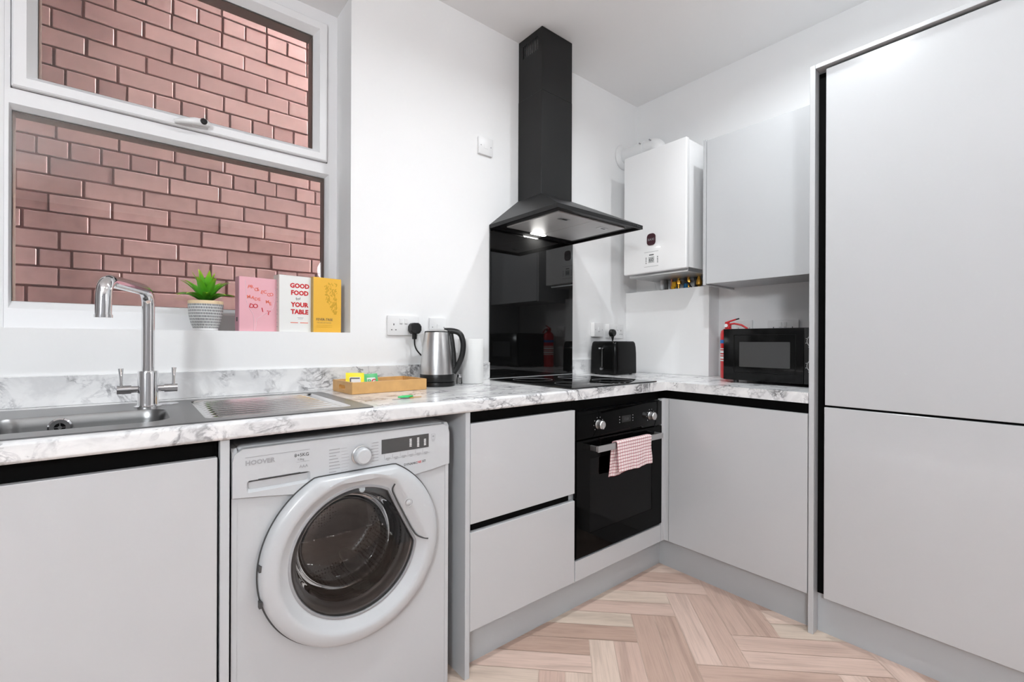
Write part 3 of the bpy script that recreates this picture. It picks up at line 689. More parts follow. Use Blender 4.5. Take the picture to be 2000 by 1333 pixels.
# ================================================================== WASHING MACHINE
def washer():
    X0, X1, Y0, ZB, ZT_ = -2.4235, -1.8270, -.600, .012, .846
    t = thing('washing_machine', 'white front-loading washing machine with round glass door under the worktop', 'washing machine', (-2.125, -.32, 0))
    cx, cz = -2.124, .526
    body = MB()
    body.prism(rrect(X0, X1, ZB, .760, .006, 3), -.598, -.570, 'XZ', [circ(cx, cz, .190, 48)])
    body.prism([(-.5995, ZB+.01), (-.5995, .835), (-.590, .845), (-.03, .845), (-.03, ZB+.01)], X0, X0+.012, 'YZ')
    body.prism([(-.5995, ZB+.01), (-.5995, .835), (-.590, .845), (-.03, .845), (-.03, ZB+.01)], X1-.012, X1, 'YZ')
    body.box(X0+.012, X1-.012, -.585, -.03, .820, .846, .006, 3).box(X0+.012, X1-.012, -.57, -.03, ZB, ZB+.02).box(X0+.012, X1-.012, -.05, -.03, ZB, .82)
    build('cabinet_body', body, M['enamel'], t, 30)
    for fx in (X0+.05, X1-.05):
        for fy in (-.55, -.08): build('foot', MB().cyl((fx, fy, 0), (fx, fy, ZB), .02, n=16), M['rubber'], t)
    # control fascia with curved lower edge
    low = [(X0+.001, .730), (-2.34, .7200), (-2.267, .7096), (-2.19, .7010), (-2.12, .6960), (-2.04, .6960), (-1.9647, .7008), (-1.89, .7080), (X1-.001, .7165)]
    top = [(X1-.001, .815), (X1-.006, .832), (X1-.022, .843), (X0+.022, .843), (X0+.006, .832), (X0+.001, .815)]
    dh = rrect(-2.3925, -2.2470, .7365, .7655, .006, 4)
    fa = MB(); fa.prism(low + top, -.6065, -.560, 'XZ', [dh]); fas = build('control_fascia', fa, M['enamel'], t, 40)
    build('fascia_seam', MB().tube([(a, -.6010, b-.0010) for a, b in low], .0011, 6), M['greyink'], t)
    # detergent drawer recess
    rec = MB(); rows = []
    for off, y in ((0, -.6064), (.004, -.600), (.008, -.585)):
        rows.append([rec.b.verts.new((a, y, b)) for a, b in rrect(-2.3925+off, -2.2470-off, .7365+off*1.3, .7655-off*.1, .006, 4)])
    for a, b in zip(rows, rows[1:]):
        for i in range(len(a)): rec.b.faces.new((a[i], a[(i+1) % len(a)], b[(i+1) % len(a)], b[i]))
    rec.b.faces.new(rows[-1]); dwr = build('drawer_recess', rec, M['enamel'], t, 40)
    build('drawer_slot', MB().box(-2.368, -2.272, -.6068, -.604, .7648, .7668), M['ink'], dwr)
    # door ring
    def Ro(a): s = math.sin(a); return min(.245, .2185/s if s > .05 else 9)
    def Ri(a): c = math.cos(a - R(27)); return min(.1785, .150/c if c > .1 else 9)
    def ringm(profile, n=144):
        mb = MB(); rows = []
        for fr, base, off, y in profile:
            row = []
            for i in range(n):
                a = 2*math.pi*i/n
                r = (Ro(a) if base == 'o' else Ri(a) if base == 'i' else base) + off
                row.append(mb.b.verts.new((cx + r*math.cos(a), y, cz + r*math.sin(a))))
            rows.append(row)
        for a, b in zip(rows, rows[1:]):
            for i in range(n): mb.b.faces.new((a[i], a[(i+1) % n], b[(i+1) % n], b[i]))
        return mb
    dg = build('door_gap', ringm([(0, 'o', .0035, -.6068), (0, 'o', .0035, -.6075), (0, 'o', -.004, -.6075)]), M['ink'], t)
    ring = build('door_ring', ringm([(0, 'o', 0, -.6068), (0, 'o', -.0008, -.618), (0, 'o', -.004, -.6265), (0, 'o', -.011, -.632), (0, 'o', -.022, -.6345), (0, 'i', .034, -.6365), (0, 'i', .028, -.6355), (0, 'i', .022, -.632), (0, 'i', .004, -.616), (0, 'i', 0, -.6145), (0, 'i', -.001, -.600)]), M['enamel'], t, 50)
    build('door_hinge', MB().box(-2.3695, -2.3620, -.6260, -.612, .545, .560), M['ink'], ring); build('door_hinge', MB().box(-2.3690, -2.3615, -.6260, -.612, .458, .473), M['ink'], ring)
    # handle pocket edge (dark gap along the chord)
    nx, nz = math.cos(R(27)), math.sin(R(27)); tx, tz = -nz, nx
    def ch(d, s): return (cx + nx*d + tx*s, cz + nz*d + tz*s)
    p = [ch(.166, .104), ch(.153, .092), ch(.1515, .05), ch(.1515, -.05), ch(.154, -.080), ch(.166, -.097), (cx+.205, cz-.014)]
    yy = [-.630, -.622, -.620, -.620, -.622, -.629, -.637]
    build('handle_gap', MB().tube(bend([(a, y, b) for (a, b), y in zip(p, yy)], .012, 4), .0022, 8), M['ink'], ring)
    build('handle_emblem', MB().lathe([(.012, -.6372), (.0125, -.6382), (.0135, -.6372)], (cx+.140, 0, cz+.088+.02), 'Y', 28).lathe([(.0001, -.6378), (.006, -.6376), (.007, -.637)], (cx+.140, 0, cz+.108), 'Y', 20), M['enamel'], ring)
    build('bezel', ringm([(0, 'i', .001, -.614), (0, 'i', -.002, -.6165), (0, 'i', -.006, -.6165), (0, 'i', -.008, -.612), (0, 'i', -.010, -.605)]), M['greyink'], ring, 50)
    # bulging glass
    mb = MB(); rows = []
    for k in range(9):
        f = 1 - k/8; row = []
        for i in range(96):
            a = 2*math.pi*i/96; r = (Ri(a)-.006)*max(f, .002)
            row.append(mb.b.verts.new((cx + r*math.cos(a), -.612 - .030*(1-f*f)**.9, cz + r*math.sin(a))))
        rows.append(row)
    for a, b in zip(rows, rows[1:]):
        for i in range(96): mb.b.faces.new((a[i], a[(i+1) % 96], b[(i+1) % 96], b[i]))
    build('door_glass', mb, M['bowlglass'], ring, 60)
    # inner bowl, pointing back into the drum
    build('bowl_flange', MB().lathe([(.1800, -.6035), (.170, -.6045), (.162, -.602), (.154, -.592), (.1502, -.570)], (cx, 0, cz-.001), 'Y', 64), M['flange'], ring, 60)
    build('inner_bowl', MB().lathe([(.150, -.560), (.142, -.52), (.132, -.490), (.110, -.478), (.06, -.472), (.0001, -.470)], (cx, 0, cz-.005), 'Y', 64), M['bowltint'], ring, 60)
    build('gasket', MB().lathe([(.1905, -.598), (.187, -.585), (.178, -.575), (.182, -.560), (.170, -.545), (.176, -.53)], (cx, 0, cz), 'Y', 64), M['rubber'], t, 60)
    dm = build('drum', MB().lathe([(.176, -.53), (.225, -.50), (.238, -.45), (.238, -.22), (.22, -.20), (.10, -.20), (.0001, -.205)], (cx, 0, cz), 'Y', 64), M['perf'], t, 50)
    for a in (60, 180, 300):
        d = Vector((math.cos(R(a)), 0, math.sin(R(a)))); c = Vector((cx, 0, cz)) + d*.20
        build('drum_paddle', MB().tube([c+Vector((0, -.46, 0)), c+Vector((0, -.34, 0))-d*.01, c+Vector((0, -.22, 0))], .026, 12, rs=[.014, .030, .018]), M['drum'], dm, 60)
    # knob
    kx, kz = -2.1130, .7860
    kn = build('program_knob', MB().lathe([(.0001, -.632), (.018, -.6315), (.0215, -.628), (.0225, -.622), (.0235, -.612), (.027, -.608), (.027, -.6065)], (kx, 0, kz), 'Y', 40), M['enamel'], t)
    build('knob_collar', MB().lathe([(.027, -.6066), (.0275, -.611), (.0245, -.6125)], (kx, 0, kz), 'Y', 40), M['steel'], kn)
    yp = -.6068; X_, Z_ = (1, 0, 0), (0, 0, 1)
    build('display', MB().box(-2.0535, -1.9020, yp-.0005, yp+.0005, .7790, .8200), M['ink'], t)
    ic = MB()
    for cxx, n_, zt in ((-1.963, 6, .8105), (-1.938, 7, .811), (-1.915, 5, .804)):
        for k in range(n_): ic.box(cxx-.0035, cxx+.0035, yp-.0008, yp-.0005, zt-k*.0042-.0012, zt-k*.0042+.0012)
    build('display_icons', ic, M['whiteink'], t)
    text('brand_lettering', 'HOOVER', .0150, (-2.3960, yp, .8035), X_, Z_, M['greyink'], t, sx=1.05, bold=.0006)
    build('trim_line', MB().box(-2.396, -2.249, yp-.0003, yp+.0003, .8215, .8227), M['greyink'], t)
    text('load_lettering', '8+5KG', .0120, (-2.2865, yp, .8065), X_, Z_, M['ink'], t)
    text('dry_lettering', '9.5kg', .0075, (-2.2790, yp, .7970), X_, Z_, M['greyink'], t)
    build('small_line', MB().box(-2.281, -2.250, yp-.0003, yp+.0003, .7925, .7932), M['greyink'], t)
    text('energy_lettering', 'AAA', .0105, (-2.2745, yp, .7775), X_, Z_, M['greyink'], t)
    text('model_lettering', 'DYNAMIC', .0098, (-1.9840, yp, .7335), X_, Z_, M['ink'], t)
    text('model_lettering_red', 'NE', .0098, (-1.9390, yp, .7345), X_, Z_, M['redink'], t)
    text('model_lettering_end', 'XT', .0098, (-1.9245, yp, .7350), X_, Z_, M['ink'], t)
    pr, pr2 = MB(), MB()
    for k in range(8):
        z = .8120 - k*.0085; l = random.uniform(.018, .03)
        pr.box(-2.200, -2.200+l, yp-.0002, yp+.0003, z-.0011, z+.0011); pr.box(-2.168, -2.145-.002*abs(4-k), yp-.0002, yp+.0003, z-.0003, z+.0003)
        l = random.uniform(.015, .024)
        if k < 7: pr2.box(-2.063-l, -2.063, yp-.0002, yp+.0003, z+.0019, z+.0037)
        pr2.box(-2.082+.001*abs(4-k), -2.091+.002*abs(4-k), yp-.0002, yp+.0003, z+.0024, z+.003)
    build('dial_labels', pr, M['greyink'], t); build('dial_labels', pr2, M['greyink'], t); pr = MB()
    for k in range(6):
        x = -2.045 + k*.0245
        pr.box(x+.004, x+.018, yp-.0002, yp+.0003, .7635, .7655); pr.box(x+.007, x+.015, yp-.0002, yp+.0003, .7585, .760)
        pr.box(x, x+.0006, yp-.0002, yp+.0003, .764, .775); pr.box(x, x+.0245, yp-.0002, yp+.0003, .7615, .7620)
    build('button_labels', pr, M['greyink'], t)
    cl = MB(); cl.prism(rrect(-1.893, -1.879, .8025, .8165, .001, 2), yp-.0002, yp+.0003, 'XZ', [rrect(-1.8925, -1.8795, .803, .816, .001, 2)])
    cl.box(-1.889, -1.883, yp-.0002, yp+.0003, .807, .812).box(-1.892, -1.880, yp-.0002, yp+.0003, .798, .7995).box(-1.890, -1.882, yp-.0002, yp+.0003, .7945, .796)
    build('side_icon', cl, M['greyink'], t)
washer()

# ================================================================== BOILER
t = thing('boiler', 'white wall-hung gas boiler with small dark badge on its front', 'boiler', (-.16, -.35, 1.5))
bY0, bY1 = -.5505, -.1450
build('casing', MB().box(-.330, -.298, bY0, bY1, 1.5020, 2.2030, .006, 3).box(-.2965, -.004, bY0+.006, bY1-.006, 1.510, 2.200, .003, 2), M['boilerwhite'], t)
build('chassis', MB().box(-.290, -.010, bY0+.012, bY1-.012, 1.488, 1.5095, .002, 1), M['alu'], t)
bd = build('badge', MB().prism(rrect(-.364, -.308, 1.6545, 1.7215, .020, 6), -.3325, -.3300, 'YZ'), M['badge'], t)
text('badge_lettering', 'BAXI', .019, (-.3332, -.336, 1.681), (0, -1, 0), (0, 0, 1), M['greyink'], bd, 'CENTER')
lb = MB()
for z in (1.617, 1.534): lb.box(-.3304, -.3298, -.382, -.290, z, z+.0012)
for dy in (.0, -.075):
    for k in range(4): lb.box(-.3304, -.3298, -.302+dy-.003, -.302+dy+.003, 1.553+k*.010, 1.558+k*.010)
lb.box(-.3304, -.3298, -.352, -.322, 1.597, 1.603)
build('control_markings', lb, M['ink'], t)
dsp = build('boiler_display', MB().box(-.3310, -.3298, -.3560, -.3180, 1.555, 1.590), M['lcd'], t)
text('display_digits', '60', .03, (-.3313, -.336, 1.562), (0, -1, 0), (0, 0, 1), M['ink'], dsp, 'CENTER')
# valves and tails
xv = -.058
def tail(name, y, m_, r=.0075, valve=None, vm=None):
    p = build('pipe_tail', MB().cyl((xv, y, 1.43 if not valve else 1.36), (xv, y, 1.488), r, n=14), m_, t)
    return p
tail('p', -.300, M['copper']); p = tail('p', -.345, M['brass'])
build('gas_valve', MB().cyl((xv-.012, -.322, 1.437), (xv-.012, -.322, 1.470), .015, .012, 16).box(xv-.03, xv-.010, -.332, -.312, 1.418, 1.445, .003), M['yellowvalve'], p)
build('valve_nut', MB().cyl((xv, -.345, 1.455), (xv, -.345, 1.475), .015, n=6), M['brass'], p)
p = tail('p', -.410, M['brass']); build('isolation_valve', MB().cyl((xv-.006, -.396, 1.415), (xv-.006, -.396, 1.453), .016, .011, 16), M['bluevalve'], p)
build('valve_nut', MB().cyl((xv, -.410, 1.460), (xv, -.410, 1.475), .013, n=6), M['brass'], p)
p = tail('p', -.475, M['brass']); build('valve_body', MB().lathe([(.009, 1.432), (.016, 1.440), (.0175, 1.455), (.013, 1.470), (.010, 1.480)], (xv, -.475, 0), 'Z', 20, True), M['brass'], p)
build('braided_hose', MB().tube(bend([(xv, -.262, 1.488), (xv, -.262, 1.45), (xv-.01, -.268, 1.40)], .03), .010, 12), M['rubber'], t)
build('filling_loop', MB().tube(bend([(xv-.02, -.400, 1.475), (xv-.02, -.43, 1.44), (xv-.01, -.455, 1.40)], .02), .004, 10), M['blackplastic'], t)
for k_, yy_ in enumerate((-.375, -.440, -.505, -.535)): build('dark_backing_tube', MB().tube(bend([(xv+.022, yy_, 1.488), (xv+.020, yy_-.012, 1.45), (xv+.024, yy_+.014, 1.38)], .03), .009, 10), M['rubber'], t, 60)  # tubes added to make the area behind the valves dark
build('cable', MB().tube(bend([(xv, -.175, 1.488), (xv-.01, -.20, 1.43), (xv, -.225, 1.36)], .03), .0013, 8), M['whiteplastic'], t)
build('condensate_trap', MB().cyl((xv, -.232, 1.43), (xv, -.232, 1.489), .014, n=16), M['whiteplastic'], t)
t = thing('flue_pipe', 'white round flue pipe running from boiler top into the wall', 'flue', (-.15, -.15, 2.2))
build('flue_pipe', MB().tube(bend([(-.150, -.020, 2.300), (-.150, -.262, 2.300), (-.150, -.262, 2.2045)], .07, 10), .048, 28), M['whiteplastic'], t, 60)
build('wall_collar', MB().lathe([(.0485, -.022), (.062, -.020), (.078, -.006), (.080, -.0015)], (-.150, 0, 2.300), 'Y', 32), M['whiteplastic'], t)
build('flue_clamp', MB().lathe([(.0485, -.175), (.052, -.175), (.052, -.155), (.0485, -.155)], (-.150, 0, 2.300), 'Y', 32), M['whiteplastic'], t)
build('clamp_screw', MB().cyl((-.190, -.165, 2.325), (-.207, -.165, 2.325), .004), M['greyink'], t); build('clamp_screw', MB().cyl((-.190, -.235, 2.325), (-.206, -.235, 2.325), .004), M['greyink'], t)

# ================================================================== SOCKETS, SPURS, PLUGS
def plate(name, label, cat, wall, c, z, wd, hh=.086, d=.010, kind='double', group=None):
    """c = centre along the wall; wall 'y' means the window wall, 'x' the right wall"""
    t = thing(name, label, cat, (c, -.001, z-hh/2) if wall == 'y' else (-.001, c, z-hh/2), 0, group)
    if wall == 'x': t.rotation_euler.z = R(-90)
    X0, X1 = -wd/2, wd/2; z0 = 0
    build('faceplate', MB().prism(rrect(X0, X1, 0, hh, .004, 3), -d, 0, 'XZ', bev=.0015), M['whiteplastic'], t, 40, local=True)
    def slots(px):
        mb = MB(); mb.box(px-.002, px+.002, -d-.0004, -d, hh*.50, hh*.50+.008).box(px-.0125, px-.0065, -d-.0004, -d, hh*.26, hh*.26+.0035).box(px+.0065, px+.0125, -d-.0004, -d, hh*.26, hh*.26+.0035)
        build('socket_slots', mb, M['ink'], t, 0, local=True)
    def sw(px, pz=.062): build('switch', MB().box(px-.0075, px+.0075, -d-.0035, -d, pz-.010, pz+.012, .001, 1), M['whiteplastic'], t, local=True); build('switch_mark', MB().box(px-.0065, px+.0065, -d-.0005, -d, pz-.0145, pz-.0125), M['greyink'], t, 0, local=True)
    if kind == 'double': slots(-.045); slots(.045); sw(-.012); sw(.012)
    if kind == 'single': slots(0); sw(.022)
    if kind == 'spur':
        sw(.0, .045); [build('screw', MB().cyl((q, -d-.0006, hh/2), (q, -d, hh/2), .0028, n=12), M['greyink'], t, local=True) for q in (-.030, .030)]
    if kind == 'blank':
        [build('screw', MB().cyl((q, -d-.0006, hh/2), (q, -d, hh/2), .0028, n=12), M['greyink'], t, local=True) for q in (-.030, .030)]
        build('fuse_carrier', MB().box(-.012, .012, -d-.0015, -d, .030, .054, .0008, 1), M['whiteplastic'], t, local=True)
    return t
plate('double_socket', 'white double wall socket left of kettle with black plug in its right side', 'socket', 'y', -1.6955, 1.1715, .146)
plate('cooker_switch', 'white single switch plate on the wall directly above the kettle', 'switch', 'y', -1.5230, 1.1680, .086, kind='spur', d=.011)
plate('fused_spur', 'white fused spur plate high on the wall left of the hood chimney', 'switch', 'y', -1.2568, 2.0710, .086, kind='blank', d=.012)
plate('light_switch', 'small white square switch plate above the toaster, beside the splashback', 'switch', 'y', -.4180, 1.1780, .086, kind='spur', d=.030)
plate('double_socket', 'white double wall socket above toaster with round black plug', 'socket', 'y', -.2500, 1.1720, .146, d=.030)
plate('fused_spur', 'white single plate in the niche above the fire extinguisher handle', 'switch', 'x', -.7120, 1.1830, .086, kind='spur', d=.012)
plate('double_socket', 'white double wall socket in niche partly hidden behind the microwave', 'socket', 'x', -.9080, 1.1780, .146, d=.012)

t = thing('power_plug', 'square black mains plug with cable to the kettle, in left double socket', 'plug', (-1.6505, -.03, 1.15))
build('plug_body', MB().prism(rrect(-1.6745, -1.6265, 1.1360, 1.1835, .014, 5), -.045, -.0120, 'XZ', bev=.006, seg=3).box(-1.6570, -1.6440, -.038, -.014, 1.112, 1.137, .003), M['blackplastic'], t)
build('cable', MB().tube(bend([(-1.6505, -.026, 1.114), (-1.6505, -.030, 1.075), (-1.628, -.040, 1.043), (-1.560, -.035, 1.000), (-1.545, -.03, .925), (-1.560, -.045, .9185)], .03, 6), .0032, 10), M['blackplastic'], t)
t = thing('power_plug', 'round black mains plug in the socket directly above the toaster', 'plug', (-.306, -.05, 1.15))
build('plug_body', MB().lathe([(.0001, -.060), (.018, -.060), (.0225, -.054), (.0235, -.034), (.0001, -.0325)], (-.3060, 0, 1.160), 'Y', 28).tube([(-.306, -.046, 1.146), (-.306, -.046, 1.130), (-.306, -.046, 1.112)], .006, 10, rs=[.011, .008, .004]), M['blackplastic'], t)
build('cable', MB().tube(bend([(-.306, -.046, 1.113), (-.300, -.0195, 1.085), (-.285, -.0185, .98), (-.265, -.0185, .9175), (-.235, -.0185, .9170)], .03, 6), .003, 10), M['blackplastic'], t)

# ================================================================== KETTLE
t = thing('kettle', 'brushed steel jug kettle with black handle standing on its power base', 'kettle', (-1.595, -.128, ZWT), R(-39.3))
def lz(z): return z - ZWT
build('power_base', MB().lathe([(.0001, 0.0006), (.0745, .0006), (.0755, .006), (.0740, .0165), (.066, .0180), (.0001, .0180)], n=48), M['blackplastic'], t, local=True)
kb = build('base_band', MB().lathe([(.0001, .0195), (.0705, .0195), (.0725, .024), (.0725, .050), (.0718, .0512)], n=48), M['blackplastic'], t, local=True)
build('jug_body', MB().lathe([(.0718, .0513), (.0716, .056), (.0695, .10), (.0655, .15), (.0600, .195), (.0560, .222), (.0545, .2285), (.050, .2300)], n=56), M['steel'], t, 50, local=True)
build('lid', MB().lathe([(.0520, .2295), (.0505, .2335), (.038, .2400), (.018, .2445), (.0001, .2455)], n=48), M['steel'], t, 50, local=True)
build('lid_rim', MB().lathe([(.0525, .2280), (.0545, .2300), (.0525, .2335), (.0500, .2330)], n=48), M['blackplastic'], t, 50, local=True)
sp_ = MB()
a = [sp_.b.verts.new(p) for p in ((-.0500, -.026, .2270), (-.0780, 0, .2170), (-.0500, .026, .2270), (-.0620, 0, .150))]
sp_.b.faces.new((a[0], a[1], a[3])); sp_.b.faces.new((a[1], a[2], a[3])); sp_.b.faces.new((a[0], a[2], a[1])); sp_.b.faces.new((a[0], a[3], a[2]))
build('spout', sp_, M['steel'], t, 0, local=True)
build('handle', MB().tube(bend([(.030, 0, .2360), (.062, 0, .2370), (.098, 0, .2280), (.113, 0, .185), (.108, 0, .13), (.088, 0, .082), (.070, 0, .056)], .04, 6), .012, 16, flat=(0, 1, 0), rs=None), M['blackplastic'], t, 60, local=True)
build('handle_spine', MB().tube([(.0560, 0, .224), (.0625, 0, .185), (.0680, 0, .14), (.0715, 0, .09), (.0725, 0, .055)], .010, 12, rs=[(.006, .012)]*5), M['blackplastic'], t, 60, local=True)
build('front_mark', MB().box(-.006, .006, -.0713, -.0702, .0720, .0728), M['greyink'], t, local=True)

# kitchen roll behind the kettle
t = thing('kitchen_roll', 'white paper kitchen roll standing upright behind the kettle', 'kitchen roll', (-1.405, -.105, ZWT))
build('paper_roll', MB().lathe([(.020, .001), (.056, .001), (.0575, .004), (.0575, .200), (.056, .202), (.020, .202)], (0, 0, 0), 'Z', 48).lathe([(.020, .202), (.020, .001)], n=32), M['paper'], t, 40, local=True)
build('cardboard_core', MB().lathe([(.0198, .0015), (.0198, .2015), (.0185, .2015), (.0185, .0015)], n=32), M['bamboo'], t, 40, local=True)
t = thing('salt_cellar', 'small steel-topped glass shaker tucked behind the kettle base', 'shaker', (-1.478, -.120, ZWT))
build('glass_jar', MB().lathe([(.0001, .0006), (.012, .0006), (.013, .004), (.011, .030)], n=24), M['pane'], t, local=True)
build('steel_cap', MB().lathe([(.0115, .0302), (.012, .034), (.011, .044), (.0001, .047)], n=24), M['chrome'], t, local=True)

# ================================================================== TRAY, SACHETS, KEYS
TRX, TRY = -1.860, -.150
t = thing('wooden_tray', 'small rectangular bamboo tray holding tea sachets near the kettle', 'tray', (TRX, TRY, ZWT), R(1.6))
hw, hd, th = .150, .094, .008
build('tray_base', MB().box(-hw+th, hw-th, -hd+th, hd-th, .0006, .006), M['bamboo'], t, local=True)
build('long_side', MB().box(-hw, hw, -hd, -hd+th, .0006, .043, .001, 1), M['bamboo'], t, local=True)
build('long_side', MB().box(-hw, hw, hd-th, hd, .0006, .043, .001, 1), M['bamboo'], t, local=True)
for s in (-1, 1):
    x0, x1 = (-hw, -hw+th) if s < 0 else (hw-th, hw)
    build('end_side', MB().prism([(-hd+th, .0006), (hd-th, .0006), (hd-th, .043), (-hd+th, .043)], x0, x1, 'YZ', [rrect(-.030, .030, .012, .029, .0084, 5)]), M['bamboo'], t, 30, local=True)
def sachet(name, label, w_, h_, loc, rot, m_, mp, parentless=True):
    t = thing(name, label, 'sachet', loc); t.rotation_euler = rot
    def fn(u, v): return (-w_/2+w_*u, -.004*math.sin(math.pi*u)*math.sin(math.pi*v), h_*v)
    def fn2(u, v): return (-w_/2+w_*u, .0003+.004*math.sin(math.pi*u)*math.sin(math.pi*v), h_*v)
    build('wrapper', MB().grid(fn, 10, 10).grid(fn2, 10, 10), m_, t, 60, local=True)
    def pn(u, v):
        a = .2+.6*u; b = .12+.62*v; return (-w_/2+w_*a, -.0006-.004*math.sin(math.pi*a)*math.sin(math.pi*b), h_*b)
    build('label_panel', MB().grid(pn, 8, 8), mp, t, 60, local=True)
    return t
M['yellow'] = mat('yellow foil', (.85, .72, .01), .35); M['greenfoil'] = mat('green foil', (.08, .45, .16), .35); M['brownfoil'] = mat('brown foil', (.45, .26, .12), .4)
s1 = sachet('tea_sachet', 'yellow tea sachet with white panel leaning in the wooden tray', .066, .066, (-1.967, -.170, ZWT+.008), (R(-18), R(2), R(-12)), M['yellow'], M['paper'])
build('printed_lettering', MB().box(-.018, .016, -.0056, -.0052, .042, .046).box(-.014, .012, -.0054, -.0050, .014, .0175).box(-.019, -.015, -.0052, -.0048, .018, .042), M['ink'], s1, 0, local=True)
s2_ = sachet('tea_sachet', 'green and white tea sachet beside the yellow one in the tray', .052, .060, (-1.905, -.178, ZWT+.008), (R(-16), R(-2), R(-6)), M['greenfoil'], M['paper'])
text('sachet_lettering', 'P', .026, (-.015, -.0056, .020), (1, 0, 0), (0, 0, 1), M['greenfoil'], s2_, local=True, bold=.0006)
text('sachet_lettering', 'G', .026, (-.001, -.0056, .020), (1, 0, 0), (0, 0, 1), M['redink'], s2_, local=True, bold=.0006)
def lay(name, label, cat, x0, y0, z, w_, d_, rz, m_):
    t = MB().prism(rrect(-w_/2, w_/2, -d_/2, d_/2, .002, 2), 0, .004, 'XY', bev=.001)
    o = build(name, t, m_); o.location = (x0, y0, z); o.rotation_euler.z = rz; tag(o, label, cat)
lay('coffee_stick', 'slim brown coffee stick lying in the middle of the wooden tray', 'sachet', -1.860, -.165, ZWT+.0300, .10, .020, R(8), M['brownfoil'])
lay('coffee_stick', 'second brown coffee stick stacked behind the front one in the tray', 'sachet', -1.845, -.135, ZWT+.0300, .10, .020, R(-5), M['brownfoil'])
lay('biscuit_packet', 'flat pale biscuit packet under the coffee sticks in the tray', 'packet', -1.850, -.150, ZWT+.0065, .13, .085, R(3), M['paper'])
bpy.data.objects['biscuit_packet'].scale.z = 5.6

M['keygreen'] = mat('green key fob', (.04, .55, .16), .4)
t = thing('key_bunch', 'small bunch of keys with bright green fob on the worktop', 'keys', (-1.905, -.455, ZWT))
build('green_fob', MB().prism([(-.030, -.006), (-.016, -.016), (.010, -.014), (.026, -.004), (.024, .010), (.006, .016), (-.012, .010)], .0045, .0095, 'XY', bev=.0015), M['keygreen'], t, 40, local=True)
build('key', MB().prism(circ(-.014, -.012, .010, 16), .0006, .0026, 'XY').box(-.052, -.022, -.015, -.010, .0006, .0026), M['steel'], t, local=True)
build('key', MB().prism(circ(.016, -.014, .010, 16), .0030, .0046, 'XY').box(.024, .050, -.017, -.012, .0030, .0046), M['brass'], t, local=True)
build('key_ring', MB().tube([(.012+.013*math.cos(R(a)), .022+.013*math.sin(R(a)), .0022) for a in range(0, 361, 15)], .0012, 8, caps=False), M['chrome'], t, local=True)

# ================================================================== TOASTER
t = thing('toaster', 'compact glossy black two-slot toaster in the worktop corner', 'toaster', (-.396, -.124, ZWT))
mb = MB(); n = 10
prof = [(.006, .990), (.010, 1.0), (.030, 1.0), (.120, .990), (.160, .972), (.183, .940), (.1915, .90), (.195, .86)]
rows = []
for z, k in prof: rows.append([mb.b.verts.new((a*k, b*k, z)) for a, b in rrect(-.105, .105, -.098, .098, .024, 7)])
for a, b in zip(rows, rows[1:]):
    for i in range(len(a)): mb.b.faces.new((a[i], a[(i+1) % len(a)], b[(i+1) % len(a)], b[i]))
mb.b.faces.new(rows[0][::-1]); mb.b.faces.new(rows[-1])
M['toaster'] = mat('glossy black toaster shell', (.004, .004, .004), .2, spec=.14)
build('shell', mb, M['toaster'], t, 50, local=True)
for yy in (-.035, .035): build('bread_slot', MB().box(-.072, .066, yy-.013, yy+.013, .1948, .1956), M['ink'], t, 0, local=True)
build('lever_track', MB().box(-.1060, -.1040, -.003, .003, .045, .150), M['ink'], t, 0, local=True)
build('lever_tab', MB().box(-.118, -.102, -.016, .016, .150, .158, .002, 2), M['chrome'], t, local=True)
build('browning_dial', MB().cyl((-.103, .0, .035), (-.112, 0, .035), .012, .011, 20), M['chrome'], t, local=True)
for fx in (-.075, .07):
    for fy in (-.07, .07): build('foot', MB().cyl((fx, fy, .0006), (fx, fy, .008), .009, n=12), M['rubber'], t, local=True)

# ================================================================== MICROWAVE, EXTINGUISHER
t = thing('microwave', 'black microwave oven on the worktop in the niche beside tall cabinet', 'microwave', (-.24, -1.0, ZWT))
MY0, MY1, MZ0, MZ1 = -1.2150, -.7880, .9250, 1.1685
build('cabinet_shell', MB().box(-.385, -.070, MY0, MY1, MZ0, MZ1, .003, 2), M['blackplastic'], t)
dr = build('door', MB().box(-.402, -.3855, -1.1330, MY1, MZ0+.002, MZ1-.001, .002, 2), M['microdoor'], t)
build('door_frame_line', MB().prism(rrect(-1.104, -.838, .962, 1.140, .004, 3), -.4028, -.4018, 'YZ', [rrect(-1.101, -.841, .965, 1.137, .004, 3)]), M['black'], dr)
build('door_window', MB().prism(rrect(-1.0810, -.8640, .990, 1.1060, .003, 3), -.4030, -.4018, 'YZ'), M['microwindow'], dr)
build('control_panel', MB().box(-.402, -.3855, MY0, -1.1345, MZ0+.002, MZ1-.001, .002, 2), M['blackplastic'], t)
for z in (1.110, 1.005):
    dial = build('dial', MB().lathe([(.0001, -.4180), (.016, -.4180), (.019, -.4150), (.020, -.4022)], (0, -1.1740, z), 'X', 28), M['blackplastic'], t)
    arc = MB(); 
    for sgn in (1,):
        arc.tube([(-.4024, -1.1740+.028*math.cos(R(a)), z+.028*math.sin(R(a))) for a in range(-50, 231, 10)], .0008, 6)
    for a in range(-50, 231, 35): arc.box(-.4027, -.4021, -1.174+.033*math.cos(R(a))-.0015, -1.174+.033*math.cos(R(a))+.0015, z+.033*math.sin(R(a))-.001, z+.033*math.sin(R(a))+.001)
    build('dial_scale', arc, M['whiteink'], t)
for fy in (-.83, -1.17):
    for fx in (-.36, -.10): build('foot', MB().cyl((fx, fy, ZWT+.0006), (fx, fy, MZ0), .012, n=14), M['rubber'], t)

